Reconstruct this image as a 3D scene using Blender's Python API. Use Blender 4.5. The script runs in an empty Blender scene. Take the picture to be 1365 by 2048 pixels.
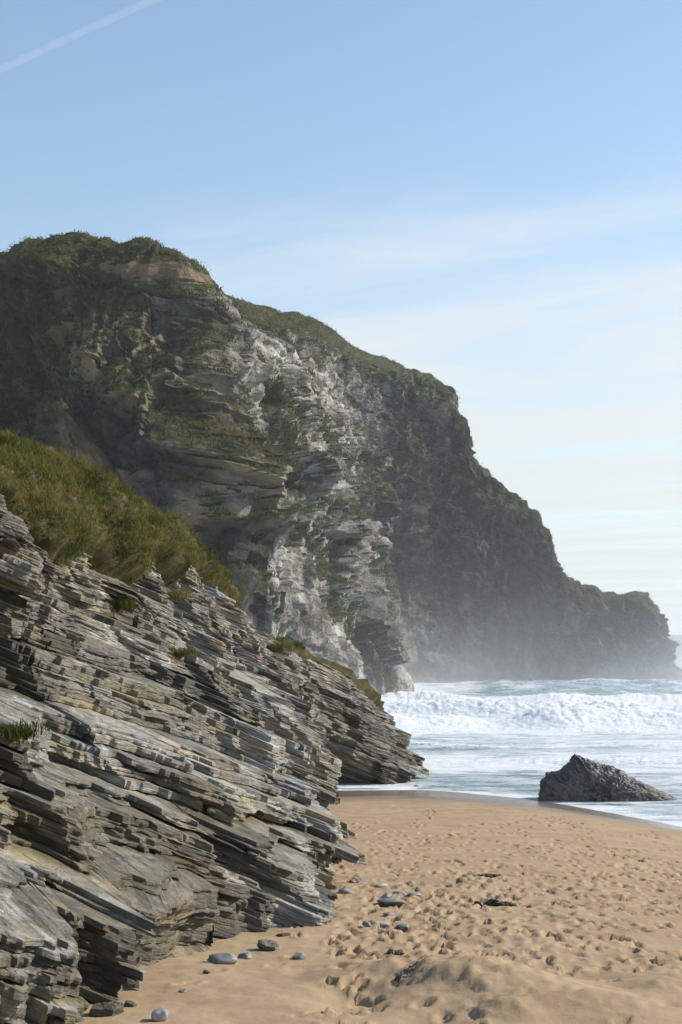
import bpy, math, random
import numpy as np

# ------------------------------------------------------------------ camera, sky, sun, exposure
scene = bpy.context.scene
R = math.radians
FPX, CX, HORIZON = 3037.0, 682.5, 1310.0          # focal length in photo pixels, image centre, sea horizon row
EYE = 5.0                                          # metres above the sea

cam_data = bpy.data.cameras.new("Camera")
cam = bpy.data.objects.new("Camera", cam_data)
scene.collection.objects.link(cam)
cam_data.sensor_fit = 'VERTICAL'
cam_data.sensor_height = 23.6
cam_data.lens = 23.6 * FPX / 2048.0
cam_data.clip_start = 0.1
cam_data.clip_end = 60000.0
cam.location = (0, 0, EYE)
cam.rotation_euler = (R(90), 0, 0)
cam_data.shift_y = (HORIZON - 1024.0) / 2048.0     # level camera, shifted lens: upright verticals
scene.camera = cam
scene.render.resolution_x, scene.render.resolution_y = 682, 1024

SUN_AZ, SUN_EL = 72.0, 34.0                        # degrees right of the view direction, above the horizon
world = bpy.data.worlds.new("World")
scene.world = world
world.use_nodes = True
sun_data = bpy.data.lights.new("sun", 'SUN')
sun_data.energy = 4.8
sun_data.angle = R(0.6)
sun_data.color = (1.0, 0.925, 0.82)
sun = bpy.data.objects.new("sun", sun_data)
scene.collection.objects.link(sun)
sun.rotation_euler = (R(90 - SUN_EL), 0, R(180 - SUN_AZ))
sun.location = (60, 50, 90)

scene.view_settings.view_transform = 'Standard'
scene.view_settings.look = 'None'
scene.view_settings.gamma = 1.0
scene.view_settings.use_curve_mapping = False
scene.view_settings.exposure = 0.33
scene.render.engine = 'CYCLES'
scene.cycles.use_denoising = True
scene.cycles.max_bounces = 6
scene.cycles.volume_bounces = 1
scene.cycles.transparent_max_bounces = 12

def nodes_of(nt):
    N, L = nt.nodes, nt.links
    def node(kind, **kw):
        n = N.new(kind)
        for k, v in kw.items():
            if k.startswith('i_'):
                n.inputs[k[2:].replace('_', ' ')].default_value = v
            else:
                setattr(n, k, v)
        return n
    def math_(op, a, b=None, c=None, clamp=False):
        n = N.new('ShaderNodeMath'); n.operation = op; n.use_clamp = clamp
        for i, v in enumerate((a, b, c)):
            if v is None: continue
            if isinstance(v, (int, float)): n.inputs[i].default_value = v
            else: L.new(v, n.inputs[i])
        return n.outputs[0]
    def ramp(fac, stops, interp='LINEAR'):
        n = N.new('ShaderNodeValToRGB'); n.color_ramp.interpolation = interp
        el = n.color_ramp.elements
        while len(el) < len(stops): el.new(0.5)
        for e, (p, c) in zip(el, stops):
            e.position = p
            e.color = (c, c, c, 1) if isinstance(c, (int, float)) else (*c, 1)
        L.new(fac, n.inputs[0])
        return n.outputs[0]
    def mix(fac, a, b, blend='MIX'):
        n = N.new('ShaderNodeMix'); n.data_type = 'RGBA'; n.blend_type = blend
        for i, v in ((0, fac), (6, a), (7, b)):
            if isinstance(v, (int, float)): n.inputs[i].default_value = v
            elif isinstance(v, tuple): n.inputs[i].default_value = (*v, 1)
            else: L.new(v, n.inputs[i])
        return n.outputs[2]
    def noise(vec, scale, detail=4, rough=0.55, dist=0.0):
        n = N.new('ShaderNodeTexNoise')
        n.inputs['Scale'].default_value = scale; n.inputs['Detail'].default_value = detail
        n.inputs['Roughness'].default_value = rough; n.inputs['Distortion'].default_value = dist
        if vec is not None: L.new(vec, n.inputs['Vector'])
        return n.outputs['Fac']
    def scale(vec, s):
        n = N.new('ShaderNodeVectorMath'); n.operation = 'MULTIPLY'
        L.new(vec, n.inputs[0]); n.inputs[1].default_value = s
        return n.outputs[0]
    return N, L, node, math_, ramp, mix, noise, scale

def build_world():
    nt = world.node_tree
    nt.nodes.clear()
    N, L, node, math_, ramp, mix, noise, scale = nodes_of(nt)
    sky = node('ShaderNodeTexSky', sky_type='NISHITA', sun_disc=False)
    sky.sun_elevation = R(SUN_EL); sky.sun_rotation = R(SUN_AZ)
    sky.altitude = 0.0; sky.air_density = 1.0; sky.dust_density = 0.25; sky.ozone_density = 0.6
    tc = node('ShaderNodeTexCoord')
    sep = node('ShaderNodeSeparateXYZ'); L.new(tc.outputs['Generated'], sep.inputs[0])
    z = math_('MAXIMUM', sep.outputs[2], 0.02)
    comb = node('ShaderNodeCombineXYZ')                # direction -> a flat cirrus layer overhead
    L.new(math_('DIVIDE', sep.outputs[0], z), comb.inputs[0])
    L.new(math_('DIVIDE', sep.outputs[1], z), comb.inputs[1])
    band = node('ShaderNodeMapping'); L.new(comb.outputs[0], band.inputs[0])
    band.inputs['Rotation'].default_value = (0, 0, R(34))
    streak = node('ShaderNodeMapping'); L.new(band.outputs[0], streak.inputs[0])
    streak.inputs['Scale'].default_value = (0.35, 0.75, 1)
    streak.inputs['Location'].default_value = (0.35, 0.0, 0)
    a = noise(streak.outputs[0], 0.9, 5, 0.5, 0.6)
    fine = noise(streak.outputs[0], 4.0, 6, 0.6, 0.8)
    bs = node('ShaderNodeSeparateXYZ'); L.new(band.outputs[0], bs.inputs[0])
    far = math_('MULTIPLY', math_('SUBTRACT', bs.outputs[1], 2.75), 0.36)   # the veil starts some way off and goes on
    cover = math_('ADD', math_('MINIMUM', far, 0.42), math_('MULTIPLY', math_('SUBTRACT', a, 0.5), 1.3))
    cover = math_('ADD', cover, math_('MULTIPLY', math_('SUBTRACT', fine, 0.5), 0.4))
    fac = ramp(cover, [(0.0, 0.0), (0.62, 0.92)], 'EASE')
    col = mix(fac, mix(1.0, sky.outputs[0], (0.98, 1.04, 1.03), 'MULTIPLY'), (5.0, 5.2, 5.2))
    low = math_('POWER', 2.718, math_('MULTIPLY', math_('MAXIMUM', sep.outputs[2], 0.0), -7.5))   # thick air near the horizon, all round
    col = mix(math_('MULTIPLY', low, 0.92), col, (4.2, 4.4, 4.4))
    bg = node('ShaderNodeBackground'); L.new(col, bg.inputs[0]); bg.inputs[1].default_value = 0.14
    out = node('ShaderNodeOutputWorld'); L.new(bg.outputs[0], out.inputs[0])
build_world()

# ------------------------------------------------------------------ numeric helpers
rng = np.random.default_rng(7)
random.seed(7)

def W(px, py, d):
    """a photo pixel at depth d -> world point"""
    return ((px - CX) / FPX * d, d, EYE - (py - HORIZON) / FPX * d)

def hash01(*ints, seed=0):
    h = np.uint32(seed * 2654435761 & 0xffffffff)
    for k, a in enumerate(ints):
        a = np.asarray(a).astype(np.int64).astype(np.uint32)
        h = (h ^ (a * np.uint32((0x9E3779B1, 0x85EBCA77, 0xC2B2AE3D)[k % 3]))).astype(np.uint32)
        h = (h ^ (h >> np.uint32(15))) * np.uint32(0x2C1B3C6D)
        h = (h ^ (h >> np.uint32(12))) * np.uint32(0x297A2D39)
        h = h ^ (h >> np.uint32(15))
    return h.astype(np.float64) / 4294967295.0

def vnoise(P, seed=0):
    P = np.asarray(P, dtype=np.float64)
    i = np.floor(P); f = P - i
    u = f * f * f * (f * (f * 6 - 15) + 10)
    x, y, z = (i[..., k].astype(np.int64) for k in range(3))
    r = 0.0
    for dx in (0, 1):
        wx = u[..., 0] if dx else 1 - u[..., 0]
        for dy in (0, 1):
            wy = u[..., 1] if dy else 1 - u[..., 1]
            for dz in (0, 1):
                wz = u[..., 2] if dz else 1 - u[..., 2]
                r = r + wx * wy * wz * hash01(x + dx, y + dy, z + dz, seed=seed)
    return r * 2 - 1

def fbm(P, scale, octaves=4, gain=0.5, seed=0, ridged=False):
    P = np.asarray(P) * np.asarray(scale)
    a, s, tot = 1.0, 0.0, 0.0
    for o in range(octaves):
        n = vnoise(P + 17.3 * o, seed + o)
        if ridged: n = 1 - 2 * np.abs(n)
        s = s + a * n; tot += a
        a *= gain; P = P * 2.03
    return s / tot

def sstep(a, b, x):
    t = np.clip((x - a) / (b - a), 0, 1)
    return t * t * (3 - 2 * t)

def catmull(C, t):
    """C [n,...] control values, t in 0..n-1"""
    n = len(C)
    i = np.clip(np.floor(t).astype(int), 0, n - 2); f = t - i
    g = lambda k: C[np.clip(k, 0, n - 1)]
    f = f.reshape(f.shape + (1,) * (C.ndim - 1))
    p0, p1, p2, p3 = g(i - 1), g(i), g(i + 1), g(i + 2)
    return 0.5 * (2 * p1 + (p2 - p0) * f + (2 * p0 - 5 * p1 + 4 * p2 - p3) * f ** 2 + (3 * p1 - p0 - 3 * p2 + p3) * f ** 3)

def loft(net, nu, nv, vbreak=None, tmax=None, screen=0.0):
    """net [columns][rails][3] -> P [nv, nu, 3]; samples spread evenly as seen in size over distance.
    vbreak: list of (rail index, share of the rows)"""
    net = np.array(net, dtype=float)
    C, Rr = net.shape[:2]
    t = np.linspace(0, C - 1, 4000)
    cur = catmull(net, t)[:, :max(2, (tmax or Rr - 1) + 1)]
    yy = np.maximum(8, np.abs(cur[..., 1:2]))
    d = .35 * np.linalg.norm(np.diff(cur, axis=0), axis=2) / yy[1:, :, 0] + screen * np.linalg.norm(np.diff(cur[..., (0, 2)] / yy, axis=0), axis=2)
    w = np.concatenate([[0], np.cumsum(d.mean(axis=1))])
    u = np.interp(np.linspace(0, w[-1], nu), w, t)
    rails = catmull(net, u)                                   # [nu, R, 3]
    rt = np.swapaxes(rails, 0, 1)                             # [R, nu, 3]
    if vbreak is None: v = np.linspace(0, Rr - 1, nv)
    else:
        ks = [b[0] for b in vbreak]; sh = [b[1] for b in vbreak]
        v = np.interp(np.linspace(0, 1, nv), sh, ks)
    return catmull(rt, v), u, v

def normals(P):
    du = np.gradient(P, axis=1); dv = np.gradient(P, axis=0)
    n = np.cross(du, dv)
    return n / np.maximum(1e-9, np.linalg.norm(n, axis=2, keepdims=True))

def link(o, parent=None):
    scene.collection.objects.link(o)
    if parent: o.parent = parent
    return o

def tag(o, label=None, cat=None, group=None, kind=None):
    for k, v in (("label", label), ("category", cat), ("group", group), ("kind", kind)):
        if v: o[k] = v
    return o

def mesh_from(name, V, F, mat, smooth=False, attrs=None, sizes=None):
    """V [n,3]; F [m,k] equal-size faces"""
    me = bpy.data.meshes.new(name)
    V = np.ascontiguousarray(V, dtype=np.float32); F = np.ascontiguousarray(F, dtype=np.int32)
    m, k = F.shape
    me.vertices.add(len(V)); me.vertices.foreach_set('co', V.ravel())
    me.loops.add(m * k); me.loops.foreach_set('vertex_index', F.ravel())
    me.polygons.add(m)
    me.polygons.foreach_set('loop_start', np.arange(0, m * k, k, dtype=np.int32))
    me.polygons.foreach_set('use_smooth', np.full(m, smooth, dtype=bool))
    for an, a in (attrs or {}).items():
        at = me.attributes.new(an, 'FLOAT', 'POINT')
        at.data.foreach_set('value', np.ascontiguousarray(a, dtype=np.float32).ravel())
    me.update(calc_edges=True); me.validate(verbose=False)
    me.materials.append(mat)
    return me

def grid_faces(nv, nu):
    i = np.arange(nv * nu).reshape(nv, nu)
    return np.stack([i[:-1, :-1], i[:-1, 1:], i[1:, 1:], i[1:, :-1]], axis=-1).reshape(-1, 4)

def grid_mesh(name, P, mat, smooth=False, attrs=None):
    nv, nu = P.shape[:2]
    return mesh_from(name, P.reshape(-1, 3), grid_faces(nv, nu), mat, smooth, attrs)

# ------------------------------------------------------------------ materials
BED = np.array([0.40, 0.045, 1.0]); BED /= np.linalg.norm(BED)     # normal of the slate bedding

def new_mat(name):
    m = bpy.data.materials.new(name); m.use_nodes = True
    m.node_tree.nodes.clear()
    t = nodes_of(m.node_tree)
    out = t[2]('ShaderNodeOutputMaterial')
    return m, t, out

def bedding_coords(t, src, along=1.0, across=14.0):
    N, L, node, math_, ramp, mix, noise, scale = t
    dot = node('ShaderNodeVectorMath', operation='DOT_PRODUCT')
    L.new(src, dot.inputs[0]); dot.inputs[1].default_value = tuple(BED)
    sep = node('ShaderNodeSeparateXYZ'); L.new(src, sep.inputs[0])
    wob = math_('MULTIPLY', math_('SUBTRACT', noise(src, 0.9, 2), 0.5), 0.22)
    c = node('ShaderNodeCombineXYZ')
    L.new(math_('MULTIPLY', sep.outputs[0], along), c.inputs[0])
    L.new(math_('MULTIPLY', sep.outputs[1], along), c.inputs[1])
    L.new(math_('MULTIPLY', math_('ADD', dot.outputs['Value'], wob), across), c.inputs[2])
    return c.outputs[0]

def slate_material(name, offset=False):
    m, t, out = new_mat(name)
    N, L, node, math_, ramp, mix, noise, scale = t
    if offset:                                              # loose pieces: each its own grey or brown
        oi = node('ShaderNodeObjectInfo')
        geo = node('ShaderNodeNewGeometry'); P = geo.outputs['Position']
    else:
        geo = node('ShaderNodeNewGeometry'); P = geo.outputs['Position']
    B1 = bedding_coords(t, P, 1.0, 9.0)
    B2 = bedding_coords(t, P, 2.2, 46.0)
    big = noise(P, 0.55, 4, 0.6)
    lay = noise(B1, 1.0, 6, 0.65)
    thin = noise(B2, 1.0, 5, 0.7)
    grain = noise(P, 26.0, 6, 0.7)
    col = ramp(lay, [(0.34, (0.022, 0.02, 0.015)), (0.47, (0.095, 0.086, 0.066)), (0.59, (0.26, 0.25, 0.225)), (0.71, (0.58, 0.58, 0.58))])
    col2 = ramp(thin, [(0.36, (0.022, 0.02, 0.015)), (0.50, (0.16, 0.148, 0.118)), (0.67, (0.56, 0.555, 0.55))])
    col = mix(0.5, col, col2)
    rust = ramp(noise(B1, 0.45, 4, 0.6), [(0.46, 0.0), (0.62, 0.8)])
    rust = math_('MULTIPLY', rust, ramp(noise(P, 1.6, 4), [(0.42, 0.15), (0.6, 1.0)]))
    col = mix(rust, col, (0.30, 0.205, 0.10))
    olive = math_('MULTIPLY', ramp(big, [(0.42, 0.0), (0.58, 0.8)]), ramp(grain, [(0.35, 0.2), (0.6, 1.0)]))
    col = mix(olive, col, (0.15, 0.13, 0.065))
    speck = ramp(noise(P, 9.0, 5, 0.7), [(0.60, 0.0), (0.70, 0.6)])
    col = mix(speck, col, (0.42, 0.41, 0.37))
    quartz = ramp(noise(B1, 0.8, 3, 0.5), [(0.70, 0.0), (0.74, 0.6)])
    col = mix(quartz, col, (0.5, 0.48, 0.44))
    dark = ramp(noise(B1, 0.7, 6, 0.7), [(0.36, 0.8), (0.46, 0.0)])
    col = mix(dark, col, (0.035, 0.034, 0.03))
    if offset:
        col = mix(1.0, col, ramp(oi.outputs['Random'], [(0.0, (0.40, 0.36, 0.30)), (0.6, (0.85, 0.80, 0.72)), (1.0, (1.25, 1.25, 1.25))]), 'MULTIPLY')
    bs = node('ShaderNodeBsdfPrincipled')
    L.new(col, bs.inputs['Base Color'])
    L.new(ramp(grain, [(0.3, 0.36), (0.7, 0.62)]), bs.inputs['Roughness'])
    bs.inputs['Specular IOR Level'].default_value = 0.55
    h = math_('ADD', math_('MULTIPLY', thin, 1.3), math_('MULTIPLY', lay, 1.4))
    h = math_('ADD', h, math_('MULTIPLY', grain, 0.35))
    bump = node('ShaderNodeBump'); bump.inputs['Strength'].default_value = 0.85; bump.inputs['Distance'].default_value = 0.045
    L.new(h, bump.inputs['Height']); L.new(bump.outputs[0], bs.inputs['Normal'])
    L.new(bs.outputs[0], out.inputs[0])
    return m

def outcrop_material():
    """slate with a soil/turf layer where the mesh says so"""
    m = slate_material("slate_with_turf")
    nt = m.node_tree
    t = nodes_of(nt); N, L, node, math_, ramp, mix, noise, scale = t
    bs = next(n for n in N if n.type == 'BSDF_PRINCIPLED')
    src = bs.inputs['Base Color'].links[0].from_socket
    bt = node('ShaderNodeAttribute', attribute_name='tone')     # every block of a bed weathers to its own grey or brown
    src = mix(1.0, src, ramp(bt.outputs['Fac'], [(0.25, (0.34, 0.31, 0.26)), (0.40, (0.78, 0.71, 0.60)), (0.53, (1.10, 1.09, 1.07)), (0.68, (1.6, 1.64, 1.7))]), 'MULTIPLY')
    at = node('ShaderNodeAttribute', attribute_name='turf')
    geo = node('ShaderNodeNewGeometry'); P = geo.outputs['Position']
    soil = ramp(noise(P, 3.5, 6, 0.65), [(0.3, (0.035, 0.032, 0.014)), (0.5, (0.075, 0.07, 0.03)), (0.7, (0.15, 0.12, 0.065))])
    fac = math_('ADD', at.outputs['Fac'], math_('MULTIPLY', math_('SUBTRACT', noise(P, 2.4, 5, 0.6), 0.5), 1.1))
    fac = ramp(fac, [(0.42, 0.0), (0.58, 1.0)])
    L.new(mix(fac, src, soil), bs.inputs['Base Color'])
    L.new(math_('MULTIPLY', math_('SUBTRACT', 1.0, fac), 0.5), bs.inputs['Specular IOR Level'])
    ol = node('ShaderNodeAttribute', attribute_name='olive')
    src1 = bs.inputs['Base Color'].links[0].from_socket
    of = math_('MULTIPLY', ol.outputs['Fac'], ramp(noise(P, 3.0, 6, 0.65), [(0.38, 0.1), (0.60, 0.75)]))
    L.new(mix(of, src1, ramp(noise(bedding_coords(t, P, 2.0, 16.0), 1.0, 6, .72), [(0.38, (0.022, 0.018, 0.007)), (0.52, (0.10, 0.08, 0.035)), (0.66, (0.30, 0.245, 0.13))])), bs.inputs['Base Color'])
    sand = node('ShaderNodeAttribute', attribute_name='sandy')
    s2 = ramp(math_('ADD', sand.outputs['Fac'], math_('MULTIPLY', math_('SUBTRACT', noise(P, 6, 5), 0.5), 0.9)), [(0.45, 0.0), (0.75, 0.8)])
    src2 = bs.inputs['Base Color'].links[0].from_socket
    L.new(mix(s2, src2, (0.34, 0.22, 0.12)), bs.inputs['Base Color'])
    return m

def cliff_material():
    m, t, out = new_mat("cliff_rock")
    N, L, node, math_, ramp, mix, noise, scale = t
    geo = node('ShaderNodeNewGeometry'); P = geo.outputs['Position']
    B1 = bedding_coords(t, scale(P, (0.2, 0.2, 0.2)), 1.0, 4.5)
    lay = noise(B1, 1.0, 7, 0.68)
    vert = noise(scale(P, (0.55, 0.55, 0.09)), 1.0, 6, 0.65)
    grain = noise(P, 1.7, 7, 0.72)
    big = noise(P, 0.055, 4, 0.6)
    col = ramp(lay, [(0.28, (0.035, 0.034, 0.031)), (0.45, (0.085, 0.083, 0.076)), (0.58, (0.15, 0.147, 0.137)), (0.75, (0.26, 0.255, 0.24))])
    col = mix(ramp(vert, [(0.48, 0.0), (0.64, 0.5)]), col, (0.22, 0.22, 0.21))
    col = mix(ramp(vert, [(0.36, 0.7), (0.47, 0.0)]), col, (0.06, 0.058, 0.052))
    col = mix(ramp(grain, [(0.34, 0.45), (0.46, 0.0)]), col, (0.05, 0.05, 0.045))
    oc = node('ShaderNodeAttribute', attribute_name='ochre')
    ocf = math_('MULTIPLY', oc.outputs['Fac'], ramp(math_('ADD', math_('MULTIPLY', big, 0.6), math_('MULTIPLY', noise(P, 0.28, 5), 0.4)), [(0.42, 0.0), (0.52, 0.9)]))
    col = mix(ocf, col, mix(grain, (0.12, 0.098, 0.055), (0.40, 0.32, 0.18)))
    pale = node('ShaderNodeAttribute', attribute_name='pale')  # brightness of the sunlit wall, put into the rock colour
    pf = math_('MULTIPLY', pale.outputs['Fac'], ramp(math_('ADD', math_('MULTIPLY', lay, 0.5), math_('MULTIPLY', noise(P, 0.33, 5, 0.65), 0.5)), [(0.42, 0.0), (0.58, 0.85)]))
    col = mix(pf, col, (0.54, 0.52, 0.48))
    ft = node('ShaderNodeAttribute', attribute_name='tone')      # each broken face of the cliff has its own weathering
    col = mix(1.0, col, ramp(ft.outputs['Fac'], [(0.28, (0.45, 0.44, 0.42)), (0.5, (0.95, 0.93, 0.88)), (0.7, (1.45, 1.42, 1.34))]), 'MULTIPLY')
    soil = node('ShaderNodeAttribute', attribute_name='soil')
    sf = ramp(math_('ADD', soil.outputs['Fac'], math_('MULTIPLY', math_('SUBTRACT', noise(P, 0.8, 6, 0.7), 0.5), 1.6)), [(0.45, 0.0), (0.62, 0.95)])
    col = mix(sf, col, mix(noise(P, 1.4, 6, .7), (0.13, 0.085, 0.045), (0.46, 0.32, 0.20)))
    vg = node('ShaderNodeAttribute', attribute_name='veg')
    vf = ramp(math_('ADD', vg.outputs['Fac'], math_('MULTIPLY', math_('SUBTRACT', noise(P, 0.9, 6, 0.68), 0.5), 0.9)), [(0.44, 0.0), (0.56, 1.0)])
    vcol = ramp(noise(P, 0.55, 6, 0.7), [(0.3, (0.028, 0.034, 0.011)), (0.5, (0.07, 0.076, 0.022)), (0.7, (0.145, 0.12, 0.042))])
    col = mix(vf, col, vcol)
    tonal = math_('ADD', math_('MULTIPLY', noise(P, 0.75, 7, 0.75, 0.4), 0.6), math_('MULTIPLY', noise(P, 0.2, 5, 0.65), 0.4))
    col = mix(1.0, col, ramp(tonal, [(0.38, 0.40), (0.50, 0.9), (0.62, 1.0)]), 'MULTIPLY')
    bs = node('ShaderNodeBsdfPrincipled')
    L.new(col, bs.inputs['Base Color'])
    bs.inputs['Roughness'].default_value = 0.8
    bs.inputs['Specular IOR Level'].default_value = 0.12
    h = math_('ADD', math_('MULTIPLY', lay, 0.6), math_('ADD', math_('MULTIPLY', grain, 1.2), math_('MULTIPLY', vert, 1.5)))
    bump = node('ShaderNodeBump'); bump.inputs['Strength'].default_value = 1.0; bump.inputs['Distance'].default_value = 0.6
    L.new(h, bump.inputs['Height']); L.new(bump.outputs[0], bs.inputs['Normal'])
    L.new(bs.outputs[0], out.inputs[0])
    return m

def sand_material():
    m, t, out = new_mat("beach_sand")
    N, L, node, math_, ramp, mix, noise, scale = t
    geo = node('ShaderNodeNewGeometry'); P = geo.outputs['Position']
    sep = node('ShaderNodeSeparateXYZ'); L.new(P, sep.inputs[0])
    base = ramp(noise(P, 1.1, 5, 0.6), [(0.3, (0.28, 0.193, 0.108)), (0.5, (0.345, 0.243, 0.142)), (0.7, (0.395, 0.287, 0.175))])
    base = mix(ramp(noise(P, 0.35, 4), [(0.5, 0.0), (0.7, 0.5)]), base, (0.37, 0.25, 0.145))
    grain = noise(P, 160.0, 3, 0.8)
    base = mix(ramp(grain, [(0.3, 0.35), (0.55, 0.0)]), base, (0.24, 0.15, 0.08))
    lvl = math_('ADD', sep.outputs[2], math_('MULTIPLY', math_('SUBTRACT', noise(P, 0.7, 4), 0.5), 0.22))
    damp = ramp(lvl, [(0.30, 1.0), (0.62, 0.0)], 'EASE')     # height above the sea
    base = mix(math_('MULTIPLY', damp, 0.72), base, (0.13, 0.10, 0.075))
    bs = node('ShaderNodeBsdfPrincipled')
    L.new(base, bs.inputs['Base Color'])
    L.new(math_('SUBTRACT', 0.88, math_('MULTIPLY', damp, 0.68)), bs.inputs['Roughness'])
    bs.inputs['Specular IOR Level'].default_value = 0.3
    bump = node('ShaderNodeBump'); bump.inputs['Distance'].default_value = 0.02
    L.new(math_('SUBTRACT', 0.65, math_('MULTIPLY', damp, 0.6)), bump.inputs['Strength'])
    h = math_('ADD', noise(P, 9.0, 6, 0.6), math_('MULTIPLY', grain, 0.12))
    L.new(h, bump.inputs['Height']); L.new(bump.outputs[0], bs.inputs['Normal'])
    L.new(bs.outputs[0], out.inputs[0])
    return m

def sea_material():
    m, t, out = new_mat("sea_water")
    N, L, node, math_, ramp, mix, noise, scale = t
    geo = node('ShaderNodeNewGeometry'); P = geo.outputs['Position']
    fa = node('ShaderNodeAttribute', attribute_name='foam')
    st = noise(scale(P, (0.35, 1.0, 1.0)), 0.9, 7, 0.65, 0.9)
    lace = noise(scale(P, (0.7, 1.3, 1.0)), 2.6, 6, 0.7, 1.2)
    f = math_('ADD', fa.outputs['Fac'], math_('ADD', math_('MULTIPLY', math_('SUBTRACT', st, 0.5), 1.5), math_('MULTIPLY', math_('SUBTRACT', lace, 0.5), 0.9)))
    f = ramp(f, [(0.30, 0.0), (0.72, 1.0)])
    wcol = ramp(noise(P, 0.12, 3), [(0.35, (0.09, 0.17, 0.185)), (0.65, (0.16, 0.28, 0.285))])
    col = mix(f, wcol, (0.70, 0.735, 0.755))
    bs = node('ShaderNodeBsdfPrincipled')
    L.new(col, bs.inputs['Base Color'])
    L.new(math_('ADD', 0.16, math_('MULTIPLY', f, 0.55)), bs.inputs['Roughness'])
    bs.inputs['IOR'].default_value = 1.33
    bs.inputs['Subsurface Radius'].default_value = (.6, .7, .8); bs.inputs['Subsurface Scale'].default_value = .6
    L.new(math_('MULTIPLY', f, .6), bs.inputs['Subsurface Weight'])
    h = math_('ADD', math_('MULTIPLY', noise(scale(P, (0.5, 1.0, 1.0)), 1.3, 6, 0.65), 1.0), math_('MULTIPLY', math_('MULTIPLY', f, lace), 1.0))
    bump = node('ShaderNodeBump'); bump.inputs['Strength'].default_value = 0.7; bump.inputs['Distance'].default_value = 0.22
    L.new(h, bump.inputs['Height']); L.new(bump.outputs[0], bs.inputs['Normal'])
    L.new(bs.outputs[0], out.inputs[0])
    return m

def blade_material(name, stops, translucent=0.4):
    m, t, out = new_mat(name)
    N, L, node, math_, ramp, mix, noise, scale = t
    at = node('ShaderNodeAttribute', attribute_name='tone')
    col = ramp(at.outputs['Fac'], stops)
    bs = node('ShaderNodeBsdfPrincipled'); L.new(col, bs.inputs['Base Color'])
    bs.inputs['Roughness'].default_value = 0.85; bs.inputs['Specular IOR Level'].default_value = 0.04
    tr = node('ShaderNodeBsdfTranslucent'); L.new(col, tr.inputs[0])
    mx = node('ShaderNodeMixShader'); mx.inputs[0].default_value = translucent
    L.new(bs.outputs[0], mx.inputs[1]); L.new(tr.outputs[0], mx.inputs[2])
    L.new(mx.outputs[0], out.inputs[0])
    return m

def plain_material(name, c1, c2, sc, rough=0.7, bump_d=0.02):
    m, t, out = new_mat(name)
    N, L, node, math_, ramp, mix, noise, scale = t
    tc = node('ShaderNodeTexCoord'); geo = node('ShaderNodeNewGeometry')
    n = noise(geo.outputs['Position'], sc, 6, 0.65)
    bs = node('ShaderNodeBsdfPrincipled')
    L.new(ramp(n, [(0.3, c1), (0.7, c2)]), bs.inputs['Base Color'])
    bs.inputs['Roughness'].default_value = rough
    bump = node('ShaderNodeBump'); bump.inputs['Strength'].default_value = 0.6; bump.inputs['Distance'].default_value = bump_d
    L.new(noise(geo.outputs['Position'], sc * 4, 5, 0.65), bump.inputs['Height']); L.new(bump.outputs[0], bs.inputs['Normal'])
    L.new(bs.outputs[0], out.inputs[0])
    return m

M_OUT = outcrop_material()
M_SLATE = slate_material("slate", True)
M_CLIFF = cliff_material()
M_SAND = sand_material()
M_SEA = sea_material()
M_GRASS = blade_material("grass_blades", [(0.0, (0.03, 0.045, 0.01)), (0.35, (0.085, 0.105, 0.02)), (0.65, (0.17, 0.155, 0.035)), (1.0, (0.26, 0.19, 0.07))], 0.5)
M_SCRUB = blade_material("cliff_scrub", [(0.0, (0.026, 0.034, 0.011)), (0.5, (0.08, 0.085, 0.025)), (1.0, (0.19, 0.15, 0.055))], 0.3)
M_WET = plain_material("wet_dark_slate", (0.035, 0.033, 0.03), (0.17, 0.155, 0.135), 5, 0.38, 0.06)
M_STONE = plain_material("grey_stone", (0.20, 0.20, 0.20), (0.42, 0.42, 0.42), 14, 0.65, 0.01)
M_STONE2 = plain_material("dark_slate_stone", (0.12, 0.13, 0.12), (0.26, 0.26, 0.24), 12, 0.55, 0.01)
M_WEED = plain_material("seaweed", (0.018, 0.016, 0.008), (0.07, 0.05, 0.022), 20, 0.4, 0.01)

# ------------------------------------------------------------------ the beach
def sand_z(x, y):
    return 2.75 - 0.048 * y - 0.0095 * np.maximum(np.asarray(x) - 2.0, 0) ** 2

def sand_at(px, py):
    """where the ray of a photo pixel meets the beach"""
    k = (py - HORIZON) / FPX; d = 20.0
    for _ in range(60):
        x = (px - CX) / FPX * d
        d = 0.5 * d + 0.5 * (EYE - float(sand_z(x, d))) / k
    return (px - CX) / FPX * d, d, float(sand_z((px - CX) / FPX * d, d))

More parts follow.
